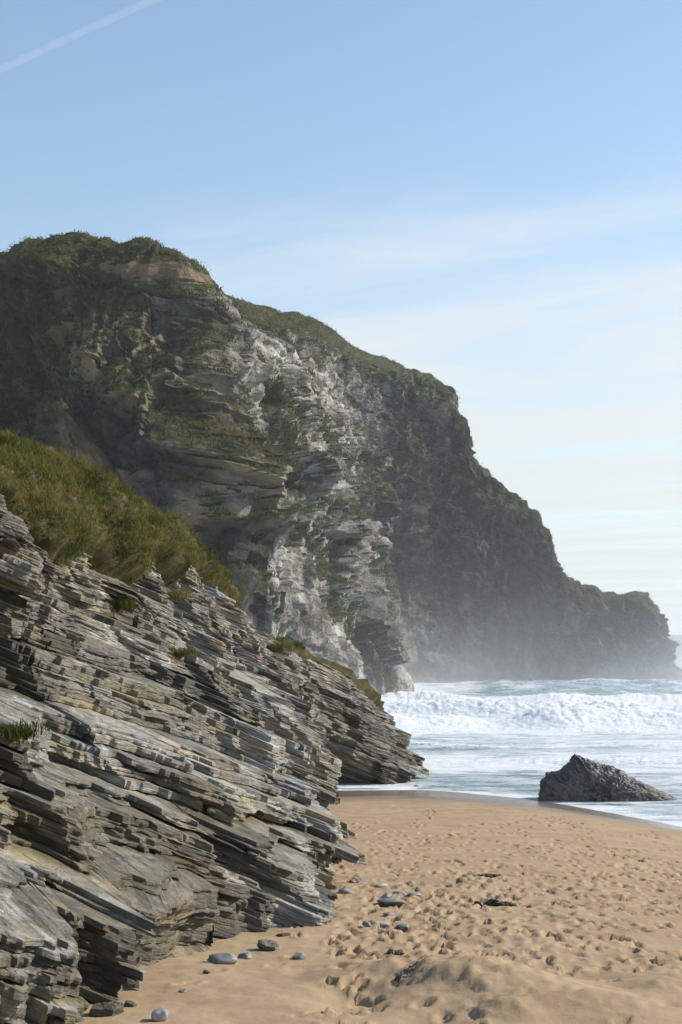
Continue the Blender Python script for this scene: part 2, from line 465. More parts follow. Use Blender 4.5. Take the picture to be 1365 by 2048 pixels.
def build_sand():
    xs = np.concatenate([np.linspace(-60, -6, 18)[:-1], np.linspace(-6, -2.6, 30)[:-1], np.linspace(-2.6, 11.5, 420), np.linspace(11.5, 60, 30)[1:]])
    ys = np.concatenate([np.linspace(-30, 8.5, 20)[:-1], np.geomspace(8.5, 62, 400), np.linspace(62, 120, 20)[1:]])
    X, Y = np.meshgrid(xs, ys)
    Z = sand_z(X, Y)
    Q = np.stack([X, Y, np.zeros_like(X)], -1)
    near = sstep(0.15, 0.75, Z)
    Z = Z + near * (0.035 * fbm(Q, (0.5, 0.7, 1), 3, seed=3) + 0.014 * fbm(Q, (3, 4.5, 1), 5, .6, seed=5))
    # trampled field, lumpier close by
    tr = sstep(-0.25, 0.35, fbm(Q, (0.22, 0.16, 1), 2, seed=9))
    Z = Z + near * tr * 0.014 * fbm(Q, (5, 7, 1), 2, seed=11)
    # heap of dug sand in front, with lobes and a hollow beside it
    def lump(px, py, rx, ry, h, p=1.0):
        cx, cy, _ = sand_at(px, py)
        q = ((X - cx) / rx) ** 2 + ((Y - cy) / ry) ** 2
        return h * np.exp(-q ** p)
    rough = 1 + 0.45 * fbm(Q, (2.2, 3.0, 1), 4, .55, seed=21)
    heap = lump(915, 1968, .62, .80, .19, 1.2) + lump(740, 1945, .45, .5, .10) + lump(1060, 1990, .6, .6, .10) + lump(1230, 2020, .55, .5, .10) + lump(1010, 2030, .4, .4, .10) + lump(1330, 1985, .35, .5, .10)
    Z = Z + heap * rough + sstep(0.02, .2, heap) * 0.045 * fbm(Q, (3.2, 5, 1), 4, .6, seed=23, ridged=True)
    Z = Z - lump(700, 2000, .33, .5, .10) - lump(860, 2040, .5, .3, .07) - lump(1150, 1950, .4, .25, .05)
    Z = Z + near * (.004 + .030 * sstep(.02, .15, heap)) * fbm(Q, (9, 12, 1), 4, .65, seed=25)
    # footprints
    def stamp(cx, cy, ang, L_, B_, dep):
        i0, i1 = np.searchsorted(xs, (cx - .55, cx + .55)); j0, j1 = np.searchsorted(ys, (cy - .55, cy + .55))
        if i1 - i0 < 2 or j1 - j0 < 2: return
        dep = dep * (1 - .85 * float(sstep(.02, .10, heap[(j0 + j1) // 2, (i0 + i1) // 2])))
        dx, dy = X[j0:j1, i0:i1] - cx, Y[j0:j1, i0:i1] - cy
        a, b = dx * math.cos(ang) + dy * math.sin(ang), -dx * math.sin(ang) + dy * math.cos(ang)
        r = np.sqrt((a / L_) ** 2 + (b / (B_ * (1 + .25 * np.tanh(a / L_ * 2)))) ** 2)
        r = r + 0.12 * np.sin(3 * np.arctan2(b, a) + cx * 9)
        Z[j0:j1, i0:i1] += -dep * (1 - sstep(.55, 1.05, r)) * (0.8 + .3 * a / L_) + dep * .38 * np.exp(-((r - 1.22) / .2) ** 2)
    r_ = random.Random(5)
    n = 0
    for k in range(70):                                        # walking tracks along and across the beach
        px, py = r_.uniform(640, 1500), r_.uniform(1640, 2000)
        x, y, _ = sand_at(px, py)
        ang = r_.choice((0, math.pi)) + r_.gauss(math.radians(95), .45)
        st = r_.uniform(.55, .75); dep = r_.uniform(.038, .08)
        for q in range(r_.randint(6, 16)):
            sx = (-1) ** q * .1
            fx, fy = x + sx * -math.sin(ang), y + sx * math.cos(ang)
            if float(sand_z(fx, fy)) > .62:
                stamp(fx, fy, ang + r_.gauss(0, .12), r_.uniform(.12, .16), r_.uniform(.05, .07), dep * r_.uniform(.7, 1.2)); n += 1
            ang += r_.gauss(0, .1); x += st * math.cos(ang); y += st * math.sin(ang)
    for k in range(680):                                       # trampled patches
        px, py = r_.uniform(660, 1480), r_.triangular(1640, 2040, 1760)
        x, y, z = sand_at(px, py)
        if z < .6: continue
        stamp(x, y, r_.uniform(0, 3.14), r_.uniform(.08, .15), r_.uniform(.05, .09), r_.uniform(.025, .07))
    P = np.stack([X, Y, Z], -1)
    o = link(bpy.data.objects.new("sand", grid_mesh("sand", P, M_SAND, True)))
    tag(o, kind="structure")
    return xs, ys, Z
SX, SY, SZ = build_sand()

def ground(x, y):
    i = min(max(np.searchsorted(SX, x) - 1, 0), len(SX) - 2); j = min(max(np.searchsorted(SY, y) - 1, 0), len(SY) - 2)
    u, v = (x - SX[i]) / (SX[i + 1] - SX[i]), (y - SY[j]) / (SY[j + 1] - SY[j])
    return float((SZ[j, i] * (1 - u) + SZ[j, i + 1] * u) * (1 - v) + (SZ[j + 1, i] * (1 - u) + SZ[j + 1, i + 1] * u) * v)

# ------------------------------------------------------------------ the sea
def build_sea():
    ys = np.concatenate([np.linspace(30, 84, 110)[:-1], np.linspace(84, 122, 190)[:-1], np.linspace(122, 176, 70)[:-1], np.linspace(176, 214, 80)[:-1], np.linspace(214, 330, 50)[:-1], np.geomspace(330, 16000, 70)])
    us = np.concatenate([np.linspace(-1.6, -.05, 22)[:-1], np.linspace(-.05, .25, 310), np.linspace(.25, 1.6, 24)[1:]])
    U, Y = np.meshgrid(us, ys)
    X = U * Y
    Q = np.stack([X, Y, np.zeros_like(X)], -1)
    x1 = Q * 1.0
    amp = sstep(40, 70, Y)
    Z = 0.10 + 0.05 * fbm(Q, (.25, .45, 1), 4, seed=31) + 0.10 * amp * fbm(Q, (.10, .35, 1), 4, seed=33)
    Z = Z + sstep(60, 120, Y) * 0.22 * fbm(Q, (.05, .16, 1), 4, seed=37)
    foam = 0.67 + 0.36 * fbm(Q, (.04, .18, 1), 3, seed=41)
    foam = foam - 0.42 * sstep(135, 190, Y) - 0.35 * sstep(200, 330, Y)
    foam = foam + 0.55 * sstep(.12, .02, U) * sstep(120, 150, Y) * (1 - sstep(225, 270, Y))   # churned water under the cliff
    def breaker(yc, A, front, back, rough, ff, seed, amin=.55):
        nonlocal Z, foam, X
        line = yc + 3.2 * fbm(np.stack([X, 0 * X, 0 * X], -1), .06, 3, seed=seed) + 0.02 * (X - 10) ** 1
        a = A * (amin + (1 - amin) * (0.5 + 0.5 * fbm(np.stack([X, 0 * X, 0 * X], -1), .13, 3, seed=seed + 1)) * 1.7)
        d = Y - line
        prof = np.where(d < 0, np.exp(-(d / front) ** 2), np.exp(-np.abs(d / back) ** 1.3))
        lum = fbm(Q, (.55, .9, 1), 6, .68, seed=seed + 2)
        fm = np.where(d < 0, np.exp(-(d / (front * 1.8)) ** 2), np.exp(-(d / (back * .7)) ** 2))
        Z = Z + a * prof * (1 + rough * lum) + rough * .5 * fm * fbm(Q, (2.6, 3.2, 1), 4, .7, seed=seed + 5) * a
        foam = np.maximum(foam, foam * .6 + ff * fm + .25 * lum * fm)
    breaker(99, 1.35, 3.2, 9.0, .26, 1.0, 51, .3)
    breaker(116, 1.1, 2.4, 6.0, .35, .85, 61, .05)
    breaker(80, .30, 1.0, 6.0, .5, .35, 71, .1)
    breaker(68, .22, .8, 5.0, .5, .35, 75, .0)
    breaker(192, 1.9, 4.5, 14.0, .10, .38, 81, .5)
    breaker(150, 1.0, 3.0, 8.0, .35, .9, 91, .0)
    depth = Z - sand_z(X, Y)
    foam = foam + .75 * np.exp(-np.maximum(depth, 0) / .10) * sstep(-.3, .3, fbm(Q, (.5, .8, 1), 3, seed=97))
    P = np.stack([X, Y, Z], -1)
    o = link(bpy.data.objects.new("sea", grid_mesh("sea", P, M_SEA, True, {'foam': foam})))
    tag(o, kind="structure")
build_sea()

# ------------------------------------------------------------------ the cliff and headland
def strata(P, T, lateral, thick, amp, cell, seed, wob=0.25):
    """how far each bed sticks out: blocks of its own along the bed"""
    w = (P @ BED) / thick + wob * fbm(P, 0.35 / thick / 3, 3, seed=seed + 1)
    k = np.floor(w); f = w - k
    l = lateral / cell + 0.35 * fbm(P, 1.3 / cell, 3, seed=seed + 3) + hash01(k, seed=seed) * 7.0
    c = np.floor(l); g = l - c
    a = hash01(k, c, seed=seed + 7); b = hash01(k, c + 1, seed=seed + 7)
    v = a + (b - a) * sstep(.86, 1.0, g)
    a2 = hash01(k + 1, np.floor(l), seed=seed + 7)
    edge = sstep(0, .10, f) * (1 - sstep(.86, 1.0, f))         # shadow gap between beds
    return amp * ((v * 2 - 1) * .75 + (edge - 1) * .55 + .25 * (1 - f))

def facets(a, b, ca, cb, amp, tilt, seed, ident=False):
    """angular blocks: each cell of a jittered grid is a plane of its own"""
    a, b = a / ca, b / cb
    i0, j0 = np.floor(a), np.floor(b)
    best = np.full(a.shape, 1e9); val = np.zeros(a.shape); who = np.zeros(a.shape)
    for di in (-1, 0, 1):
        for dj in (-1, 0, 1):
            i, j = i0 + di, j0 + dj
            x = i + .1 + .8 * hash01(i, j, seed=seed); y = j + .1 + .8 * hash01(i, j, seed=seed + 1)
            d = (a - x) ** 2 + (b - y) ** 2
            t1 = (hash01(i, j, seed=seed + 2) - .5) * 2 * tilt; t2 = (hash01(i, j, seed=seed + 3) - .5) * 2 * tilt
            v = amp * (hash01(i, j, seed=seed + 4) - .5) + (a - x) * ca * t1 + (b - y) * cb * t2
            m = d < best
            val = np.where(m, v, val); best = np.where(m, d, best)
            if ident: who = np.where(m, hash01(i, j, seed=seed + 6), who)
    return (val, who) if ident else val

def arclen(P):
    mid = P[P.shape[0] // 2]
    return np.concatenate([[0], np.cumsum(np.linalg.norm(np.diff(mid[:, :2], axis=0), axis=1))])[None, :] * np.ones((P.shape[0], 1))

def build_cliff():
    def col(bpx, bd, bz, *rest, back=(0, 45, 3), down=(0, 30, -55)):
        b = ((bpx - CX) / FPX * bd, bd, bz)
        pts = [(b[0] + .0, b[1] - 1.5, b[2] - 4), b] + [W(*r) for r in rest]
        tp = np.array(pts[-1])
        p2 = tp + np.array(back); p3 = p2 + np.array(down)
        return pts + [tuple(p2), tuple(p3)]
    S = dict(back=(1.4, 12, -5), down=(2, 10, -60))
    net = [
        col(-900, 112, 0, (-900, 1150, 122), (-900, 850, 136), (-900, 640, 152), (-900, 520, 170)),
        col(-300, 118, 0, (-300, 1150, 127), (-300, 850, 139), (-300, 640, 152), (-300, 500, 168)),
        col(0, 122, 0, (0, 1150, 130), (0, 860, 140), (0, 640, 151), (0, 476, 160)),
        col(180, 124, 0, (180, 1100, 131), (180, 850, 138), (185, 610, 147), (165, 462, 155)),
        col(340, 126, 0, (330, 1060, 131), (320, 850, 137), (300, 630, 145), (300, 500, 149)),
        col(460, 128, 0, (445, 1080, 132), (430, 860, 138), (390, 650, 147), (362, 512, 150)),
        col(590, 138, 0, (560, 1110, 145), (520, 890, 156), (470, 710, 166), (425, 574, 170)),
        col(710, 152, 0, (655, 1130, 163), (615, 920, 178), (580, 740, 190), (545, 608, 194)),
        col(825, 171, 0.2, (700, 1150, 192), (672, 950, 217), (660, 770, 232), (640, 636, 238)),
        col(775, 258, 0, (730, 1150, 266), (718, 960, 272), (712, 800, 278), (712, 690, 281)),
        col(880, 284, 0, (830, 1160, 287), (812, 990, 289), (806, 850, 291), (805, 735, 293)),
        col(975, 289, 0, (930, 1190, 291), (900, 1020, 293), (890, 890, 295), (892, 775, 297)),
        col(1055, 291, 0, (1010, 1220, 293), (980, 1090, 294), (948, 980, 296), (930, 885, 297), **S),
        col(1115, 293, 0, (1070, 1250, 294), (1040, 1150, 295), (1008, 1045, 296), (985, 962, 297), **S),
        col(1170, 294, 0, (1130, 1285, 295), (1110, 1205, 296), (1095, 1130, 297), (1082, 1050, 298), **S),
        col(1215, 295, 0, (1185, 1305, 296), (1160, 1255, 297), (1135, 1195, 298), (1112, 1148, 299), **S),
        col(1275, 297, 0, (1255, 1315, 298), (1235, 1280, 299), (1220, 1235, 300), (1205, 1196, 301), **S),
        col(1335, 299, 0.5, (1315, 1325, 300), (1308, 1295, 301), (1300, 1245, 302), (1285, 1202, 303), **S),
        col(1372, 306, 0.6, (1322, 1325, 309), (1314, 1290, 309), (1306, 1250, 309), (1288, 1216, 310), back=(2, 8, -1), down=(3, 8, -40)),
        col(1340, 330, 0, (1300, 1320, 327), (1280, 1290, 324), (1270, 1262, 322), (1260, 1235, 320), back=(-4, 6, -1), down=(-4, 4, -40)),
    ]
    P, u, v = loft(net, 670, 440, [(0, 0), (1, .03), (2, .30), (3, .56), (4, .78), (5, .94), (6, .985), (7, 1)], tmax=5, screen=1.6)
    V = v[:, None] * np.ones((1, P.shape[1])); U = u[None, :] * np.ones((P.shape[0], 1))
    n = normals(P)
    sgn = np.sign((n[..., 1] * -1 + n[..., 0] * .7)[100:350].mean()); n = n * sgn
    h = n.copy(); h[..., 2] *= .25
    h /= np.maximum(1e-6, np.linalg.norm(h, axis=2, keepdims=True))
    lat = arclen(P)
    face = (sstep(.9, 1.3, V) * .45 + .55 * sstep(1.3, 2.4, V)) * (1 - .5 * sstep(4.2, 4.75, V)) * (1 - sstep(4.85, 5.1, V))
    tip = sstep(11.5, 15, U)                                    # lower, smaller relief towards the tip
    # buttresses and gullies
    but = fbm(np.stack([lat * .055, P[..., 2] * .012, 0 * lat], -1), 1.0, 4, .55, seed=101)
    gul = fbm(P + 3.0 * np.stack([fbm(P, .05, 2, seed=5)] * 3, -1), (.11, .05, .045), 4, .55, seed=111, ridged=True)
    fl = (1 + .4 * (1 - sstep(3.6, 5.0, U))) * (1 - .85 * sstep(2.9, 3.9, V))
    jl = lat + .8 * fbm(P, .3, 3, seed=109); jz = P[..., 2] + .8 * fbm(P, .3, 3, seed=110)
    f1, i1 = facets(jl, jz, 12, 19, 2.6, .26, 103, True)
    f2, i2 = facets(jl + jz * .25, jz, 4.6, 8.5, 1.9, .38, 105, True)
    f3, i3 = facets(jl - jz * .2, jz, 1.9, 3.0, .75, .38, 107, True)
    ftone = .25 * i1 + .40 * i2 + .35 * i3
    big = 4.0 * but + 2.6 * gul + fl * (f1 + f2 + f3)
    D = big * (1 - .5 * tip)
    # diagonal grassy ramps stepping down to the right on the sunlit wall
    ramp = P[..., 2] + lat * .42
    led = np.abs(((ramp + 4 * fbm(P, .045, 3, seed=121)) / 15.0) % 1.0 - .5) * 2
    lit = sstep(4.5, 5.6, U) * (1 - sstep(8.2, 9.2, U))
    D = D + (1.0 + 1.4 * lit) * (led - .5) * (1 - .6 * tip)
    bm = (.55 - .3 * sstep(4.2, 5.5, U) * (1 - sstep(8.2, 9.2, U))) * (.2 + .8 * sstep(-.15, .3, fbm(P, .06, 3, seed=129))) * (.35 + .65 * sstep(3.6, 5.2, U))
    D = D + strata(P, None, lat, 5.0, .5, 6.0, 131) * (1 - .5 * tip) * (.4 + .6 * sstep(3.6, 5.2, U))
    D = D + strata(P, None, lat, 1.7, .38, 2.2, 141) * bm
    D = D + strata(P, None, lat, .62, .16, 1.1, 151) * bm
    LZ = np.stack([lat, P[..., 2], 0 * lat], -1) + 1.5 * fbm(P, .12, 2, seed=167)[..., None]
    D = D + 2.0 * fbm(LZ, (.22, .035, 1), 4, .6, seed=164, ridged=True) + .4 * fbm(LZ, (.8, .14, 1), 4, .6, seed=165, ridged=True)
    D = D + (.45 + .55 * (1 - sstep(4.0, 5.0, U)) + .35 * sstep(9, 10, U)) * fbm(P, (.45, .45, .3), 5, .62, seed=161, ridged=True) + 1.1 * sstep(8.3, 9.3, U) * fbm(P, (.3, .3, .16), 5, .6, seed=163, ridged=True)
    # the wedge-shaped block standing out of the shaded face
    c = np.array(W(412, 985, 133)); dd = P - c
    blk = (1 - sstep(1.5, 2.3, np.abs(dd[..., 0] + .15 * dd[..., 2]))) * (1 - sstep(3.2, 4.0, np.abs(dd[..., 2])))
    D = D + blk * (1.3 - .28 * dd[..., 2])
    D = D - 3.2 * np.exp(-((U - 8.1) / .75) ** 2) * sstep(1.15, 1.7, V) * (1 - .5 * sstep(3.8, 4.6, V))
    D = D * (1 - .65 * np.exp(-((U - 8.4) / .7) ** 2) * (1 - sstep(1.6, 2.3, V)))
    P2 = P + h * (D * face)[..., None]
    edge = sstep(4.3, 4.9, V) * (1 - sstep(5.3, 6, V))
    P2[..., 2] += edge * (-2.2 + 1.9 * tip + 1.0 * sstep(3.4, 3.9, U) * (1 - sstep(5.2, 6.2, U)) + .8 * fbm(P, .10, 3, seed=171) + .45 * fbm(P, .6, 4, .6, seed=173))
    P2[..., 2] += sstep(5, 6, V) * 1.0 * fbm(P, .08, 3, seed=175)
    # tip: craggy notches in the skyline
    P2[..., 2] += sstep(8.8, 10.5, U) * edge * 1.5 * fbm(P, (.30, .12, .25), 5, .65, seed=177, ridged=True)
    P2[..., 0] += sstep(8.6, 9.6, U) * sstep(2.2, 4.2, V) * (1 - sstep(5.2, 6, V)) * (1.5 * fbm(P, (.1, .05, .30), 5, .65, seed=178, ridged=True) - .3)
    n2 = normals(P2) * sgn
    up = n2[..., 2]
    nz = fbm(P2, .07, 4, .6, seed=181)
    nz2 = fbm(P2, .35, 4, .6, seed=183)
    n2s = n2
    veg = .44 + 1.0 * (up - .42) + .40 * nz + .30 * nz2
    veg = veg + (.85 - .35 * sstep(8.6, 9.6, U)) * sstep(4.15, 4.75, V + .25 * nz)           # turf along the brow
    veg = veg + .62 * sstep(.38, .08, led) * lit                # on the ramps
    left = 1 - sstep(3.4, 5.0, U)
    veg = veg + .50 * left * sstep(3.4, 3.9, V + .5 * nz - .25 * sstep(2.5, 4.3, U)) + .4 * (1 - sstep(1.4, 3.0, U)) * sstep(2.2, 3.2, V)
    veg = veg + .35 * left * np.exp(-((V - 3.05 + .25 * (U - 3)) / .16) ** 2)
    shade = sstep(8.6, 9.6, U)
    veg = veg + shade * .16 * (1 - sstep(3.4, 3.9, V)) + .06 * shade
    veg = veg - .35 * (1 - sstep(1.2, 1.8, V)) - .30 * lit * sstep(.35, .6, led) * (1 - sstep(4.2, 4.6, V))
    veg = veg - .25 * sstep(13.5, 15, U) * (1 - sstep(4.2, 4.7, V))
    soil = 1.35 * np.exp(-((V - 4.55) / .22) ** 2) * sstep(3.35, 3.8, U) * (1 - sstep(5.05, 5.4, U)) * .85
    soil = soil + .7 * np.exp(-((V - 4.35) / .1) ** 2 - ((U - 4.1) / .12) ** 2) + .6 * np.exp(-((V - 4.72) / .06) ** 2) * sstep(2.6, 2.9, U) * (1 - sstep(3.3, 3.6, U))
    veg = np.clip(veg - 1.0 * sstep(.35, .6, soil), -.2, 1.2)
    ochre = np.clip(.95 * left + .25 + .2 * shade + blk, 0, 1)
    pale = np.clip(lit * (1 - .5 * sstep(4.0, 4.6, V)) + shade * (1 - sstep(9.6, 12.0, U)) * (.3 + .5 * sstep(1.8, 2.8, V)), 0, 1)  # sunlit wall painted lighter, carried over the upper headland and fading out
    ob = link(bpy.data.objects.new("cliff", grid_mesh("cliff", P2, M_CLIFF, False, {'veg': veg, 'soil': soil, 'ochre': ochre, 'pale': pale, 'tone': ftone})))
    tag(ob, kind="structure")
    return P2, n2, veg, V, U
CP, CN, CVEG, CV, CU = build_cliff()

def blades(name, pts, nrm, tone, hgt, wid, per, lean, mat, spread, seed, segs=2):
    """many bent blades as one mesh; pts [n,3]"""
    r = np.random.default_rng(seed)
    pts = np.repeat(pts, per, 0); nrm = np.repeat(nrm, per, 0); tone = np.repeat(tone, per); hgt = np.repeat(hgt, per)
    n = len(pts)
    pts = pts + r.normal(0, 1, (n, 3)) * np.array([spread, spread, spread * .3])
    a = r.uniform(0, 2 * np.pi, n)
    side = np.stack([np.cos(a), np.sin(a), 0 * a], -1)
    outw = np.stack([-np.sin(a), np.cos(a), 0 * a], -1)
    hh = hgt * r.uniform(.55, 1.25, n)
    upv = nrm * .35 + np.array([0, 0, 1.0]); upv /= np.linalg.norm(upv, axis=1, keepdims=True)
    ln = lean * r.uniform(.2, 1.3, n)
    base = pts - upv * .05 * hgt[:, None]
    mid = base + upv * (hh * .6)[:, None] + outw * (hh * ln * .3)[:, None]
    tip = base + upv * (hh * .95)[:, None] + outw * (hh * ln)[:, None]
    w = wid * r.uniform(.6, 1.3, n)[:, None] * .5
    tn = np.clip(tone + r.normal(0, .13, n), 0, 1)
    if segs == 2:
        V = np.stack([base - side * w, base + side * w, mid + side * w * .8, mid - side * w * .8, tip], 1)
        i = np.arange(n)[:, None] * 5
        F = np.concatenate([i + [0, 1, 2], i + [0, 2, 3], i + [3, 2, 4]], 0)
        T = np.repeat(tn, 5)
    else:
        V = np.stack([base - side * w, base + side * w, tip], 1)
        F = np.arange(n)[:, None] * 3 + [0, 1, 2]; T = np.repeat(tn, 3)
    return link(bpy.data.objects.new(name, mesh_from(name, V.reshape(-1, 3), F, mat, False, {'tone': T})))

def scatter(P, weight, count, r):
    """random points on a grid surface, by area times weight"""
    a = np.linalg.norm(np.cross(P[:-1, 1:] - P[:-1, :-1], P[1:, :-1] - P[:-1, :-1]), axis=2) * weight[:-1, :-1]
    c = np.cumsum(a.ravel()); k = np.searchsorted(c, r.uniform(0, c[-1], count))
    j, i = np.unravel_index(np.minimum(k, a.size - 1), a.shape)
    u, v = r.uniform(0, 1, (2, count, 1))
    p = (P[j, i] * (1 - u) + P[j, i + 1] * u) * (1 - v) + (P[j + 1, i] * (1 - u) + P[j + 1, i + 1] * u) * v
    return p, j, i

def build_scrub():
    r = np.random.default_rng(3)
    wgt = sstep(.50, .62, CVEG + .25 * fbm(CP, .9, 4, .6, seed=191)) * (CV > 1.05) * (CV < 5.5) * (CU > .6) / np.maximum(80, CP[..., 1]) ** 1.2
    p, j, i = scatter(CP, wgt, 36000, r)
    tone = np.clip(.42 + .55 * fbm(p, .12, 3, seed=195) + .25 * sstep(4.2, 4.9, CV[j, i]), 0, 1)
    hg = r.uniform(.25, .75, len(p)) * (1 - .5 * sstep(4.2, 4.7, CV[j, i])) * (.8 + .5 * fbm(p, .1, 2, seed=197))
    o = blades("cliff_scrub", p, CN[j, i], tone, hg * .8, .15, 5, 1.0, M_SCRUB, .25, 5, 1)
    tag(o, "low olive scrub and turf growing on the ledges and brow of the tall cliff", "scrub", kind="stuff")
build_scrub()

# ------------------------------------------------------------------ the slate outcrop in front
ROOT = link(bpy.data.objects.new("rock_outcrop", None))
ROOT.location = (-2.5, 22, 1.2)
tag(ROOT, "large layered grey slate outcrop sloping from the grassy bank down to the sand", "rock")

def child_mesh(name, me, parent=ROOT):
    o = link(bpy.data.objects.new(name, me), parent)
    o.location = -parent.location if parent is ROOT else (0, 0, 0)
    return o

def build_outcrop():
    def col(b, lo, mid, up, ridge, back=(-3.5, 2.0, -.6), down=(-6, 3, -9)):
        b = np.array((b[0], b[1], float(sand_z(b[0], b[1]))))
        pts = [b + (-.5, .1, -1.2), b] + [np.array(q, float) for q in (lo, mid, up, ridge)]
        pts += [pts[-1] + np.array(back)]; pts += [pts[-1] + np.array(down)]
        return [tuple(q) for q in pts]
    net = [
        col((-5.2, 7.0), (-5.3, 7.6, 3.2), (-5.9, 9.0, 4.4), (-8, 12, 7.0), (-10, 14, 9.5)),
        col((-3.2, 9.2), (-3.25, 9.9, 3.0), (-4.0, 11.3, 4.0), (-6.6, 15, 6.6), (-9.0, 18, 9.5)),
        col((-1.95, 11.3), W(190, 1880, 12.2), W(60, 1620, 14), (-5.3, 18, 6.3), (-7.8, 22, 9.3)),
        col((-1.40, 13.8), W(370, 1830, 14.6), W(230, 1590, 16.5), W(-20, 1290, 20), W(-60, 950, 26)),
        col((-.66, 17.9), W(540, 1740, 18.6), W(400, 1540, 20), W(160, 1230, 24), W(60, 960, 30)),
        col((.04, 21.6), W(675, 1690, 22.2), W(570, 1540, 24), W(330, 1240, 30), W(185, 1005, 34)),
        col((-.12, 25.5), W(655, 1620, 26), W(600, 1480, 28.5), W(430, 1250, 35), W(325, 1095, 38)),
        col((-.75, 32), W(620, 1530, 33), W(622, 1455, 34), W(500, 1275, 40), W(420, 1185, 44)),
        col((-1.9, 42), W(570, 1480, 43), W(615, 1400, 45), W(570, 1300, 48), W(485, 1258, 50)),
        col((-2.0, 52), W(620, 1490, 53), W(640, 1450, 54), W(625, 1340, 56), W(585, 1312, 57)),
        col((-.4, 56.5), W(680, 1520, 56.7), W(690, 1465, 57.5), W(690, 1370, 59.5), W(655, 1335, 61)),
        col((1.7, 57.5), W(780, 1530, 57.7), W(765, 1480, 58.6), W(735, 1410, 60.5), W(738, 1393, 63), (-1.5, 4, -.3), (-2, 4, -6)),
        col((3.15, 59), W(846, 1545, 59.3), W(830, 1515, 60), W(790, 1470, 61.5), W(765, 1428, 64), (-1, 4, -.4), (-1, 4, -5)),
        col((2.9, 64), (2.8, 64.5, .5), (2.5, 65, 1.1), (2.0, 65.5, 1.8), (1.5, 66.5, 2.1), (-1, 2, -.4), (-1, 3, -5)),
        col((1.2, 68), (1.1, 68, .5), (.9, 68, 1.0), (.6, 68, 1.6), (.1, 68, 2.0), (-2, 1, -.4), (-2, 1, -5)),
    ]
    NU = 915
    P, u, v = loft(net, NU, 260, [(0, 0), (1, .05), (2, .24), (3, .46), (4, .74), (5, .94), (6, .985), (7, 1)], tmax=4)
    V = v[:, None] * np.ones((1, NU)); U = u[None, :] * np.ones((len(v), 1))
    n = normals(P)
    sgn = np.sign(n[100:200, 350:700, 0].mean()); n = n * sgn
    lat = arclen(P)[0]
    h = n - (n @ BED)[..., None] * BED                          # outwards, along the beds
    h /= np.maximum(1e-6, np.linalg.norm(h, axis=2, keepdims=True))
    face = sstep(.3, .9, V) * (1 - sstep(4.9, 5.3, V))
    lim = np.interp(U, [0, 2, 3, 4, 5, 6, 7, 8, 9, 10], [4.9, 4.65, 4.34, 4.28, 4.38, 4.55, 4.78, 5.1, 5.6, 6.2])
    turf = np.clip(.5 + (V - lim - .45 * fbm(P, .7, 4, .6, seed=201)) * 2.6, 0, 1) * (1 - sstep(9.3, 9.9, U))
    LAT = lat[None, :] * np.ones((len(v), 1))
    body = .42 * fbm(P, .33, 3, seed=205) + .22 * fbm(P, .8, 3, seed=207, ridged=True) + facets(LAT, P @ BED, 2.6, 1.7, .5, .16, 215)
    sl = LAT / 4.2 + .16 * P[..., 2] + .35 * fbm(P, .25, 3, seed=217)
    si = np.floor(sl); body = body - (.35 + .75 * hash01(si, seed=219)) * (sl - si - .5)   # joint faces turned towards the beach's near end
    sl = LAT / 1.7 - .3 * P[..., 2] + .3 * fbm(P, .5, 3, seed=227)
    si = np.floor(sl); body = body - (.05 + .38 * hash01(si, seed=229)) * (sl - si - .5)
    body = body + .06 - .2 * sstep(3.2, 4.4, U) - .34 * sstep(4.3, 6.2, U) * (1 - sstep(9.2, 10.2, U))
    foot = np.exp(-((V - 1.2) / .4) ** 2)
    body = body - foot * (.30 + .3 * fbm(P, .7, 2, seed=263))
    S = P + h * (body * face * (1 - sstep(.4, .7, turf)))[..., None]
    # --- stack of beds: every bed is a step of its own, cut into blocks by joints
    warp = .34 * fbm(P, .17, 3, seed=209) + .10 * fbm(P, .7, 3, seed=210)
    w = S @ BED + warp
    kr = np.argmax(v >= 5.0)                                    # up to the ridge
    w = np.maximum.accumulate(w[:kr + 1], axis=0) + np.arange(kr + 1)[:, None] * 1e-6
    rb = np.random.default_rng(55)
    lv = [float(w.min())]
    while lv[-1] < w.max(): lv.append(lv[-1] + float(np.clip(rb.lognormal(math.log(.042), .6), .016, .11)))
    lv = np.array(lv); nb = len(lv) - 1
    mid = 0; sup = 0; gm, gs = [], []
    for k in range(nb):
        if rb.random() < .22: mid += 1
        if rb.random() < .06: sup += 1
        gm.append(mid); gs.append(sup)
    gm, gs = np.array(gm), np.array(gs)
    lc = .5 * (lv[1:] + lv[:-1]); th = np.diff(lv)
    C = np.empty((nb, NU, 3)); HH = np.empty((nb, NU, 3)); VV = np.empty((nb, NU)); TT = np.empty((nb, NU)); ok = np.empty((nb, NU), bool)
    src = np.concatenate([S[:kr + 1], h[:kr + 1], V[:kr + 1, :, None], turf[:kr + 1, :, None], warp[:kr + 1, :, None]], axis=2)
    for c in range(NU):
        wc = w[:, c]
        j = np.clip(np.searchsorted(wc, lc) - 1, 0, kr - 1)
        f = np.clip((lc - wc[j]) / np.maximum(1e-9, wc[j + 1] - wc[j]), 0, 1)[:, None]
        r = src[j, c] * (1 - f) + src[j + 1, c] * f
        C[:, c] = r[:, :3]; HH[:, c] = r[:, 3:6]; VV[:, c] = r[:, 6]; TT[:, c] = r[:, 7]
        ok[:, c] = (lc > wc[0]) & (lc < wc[-1])
    HH /= np.maximum(1e-6, np.linalg.norm(HH, axis=2, keepdims=True))
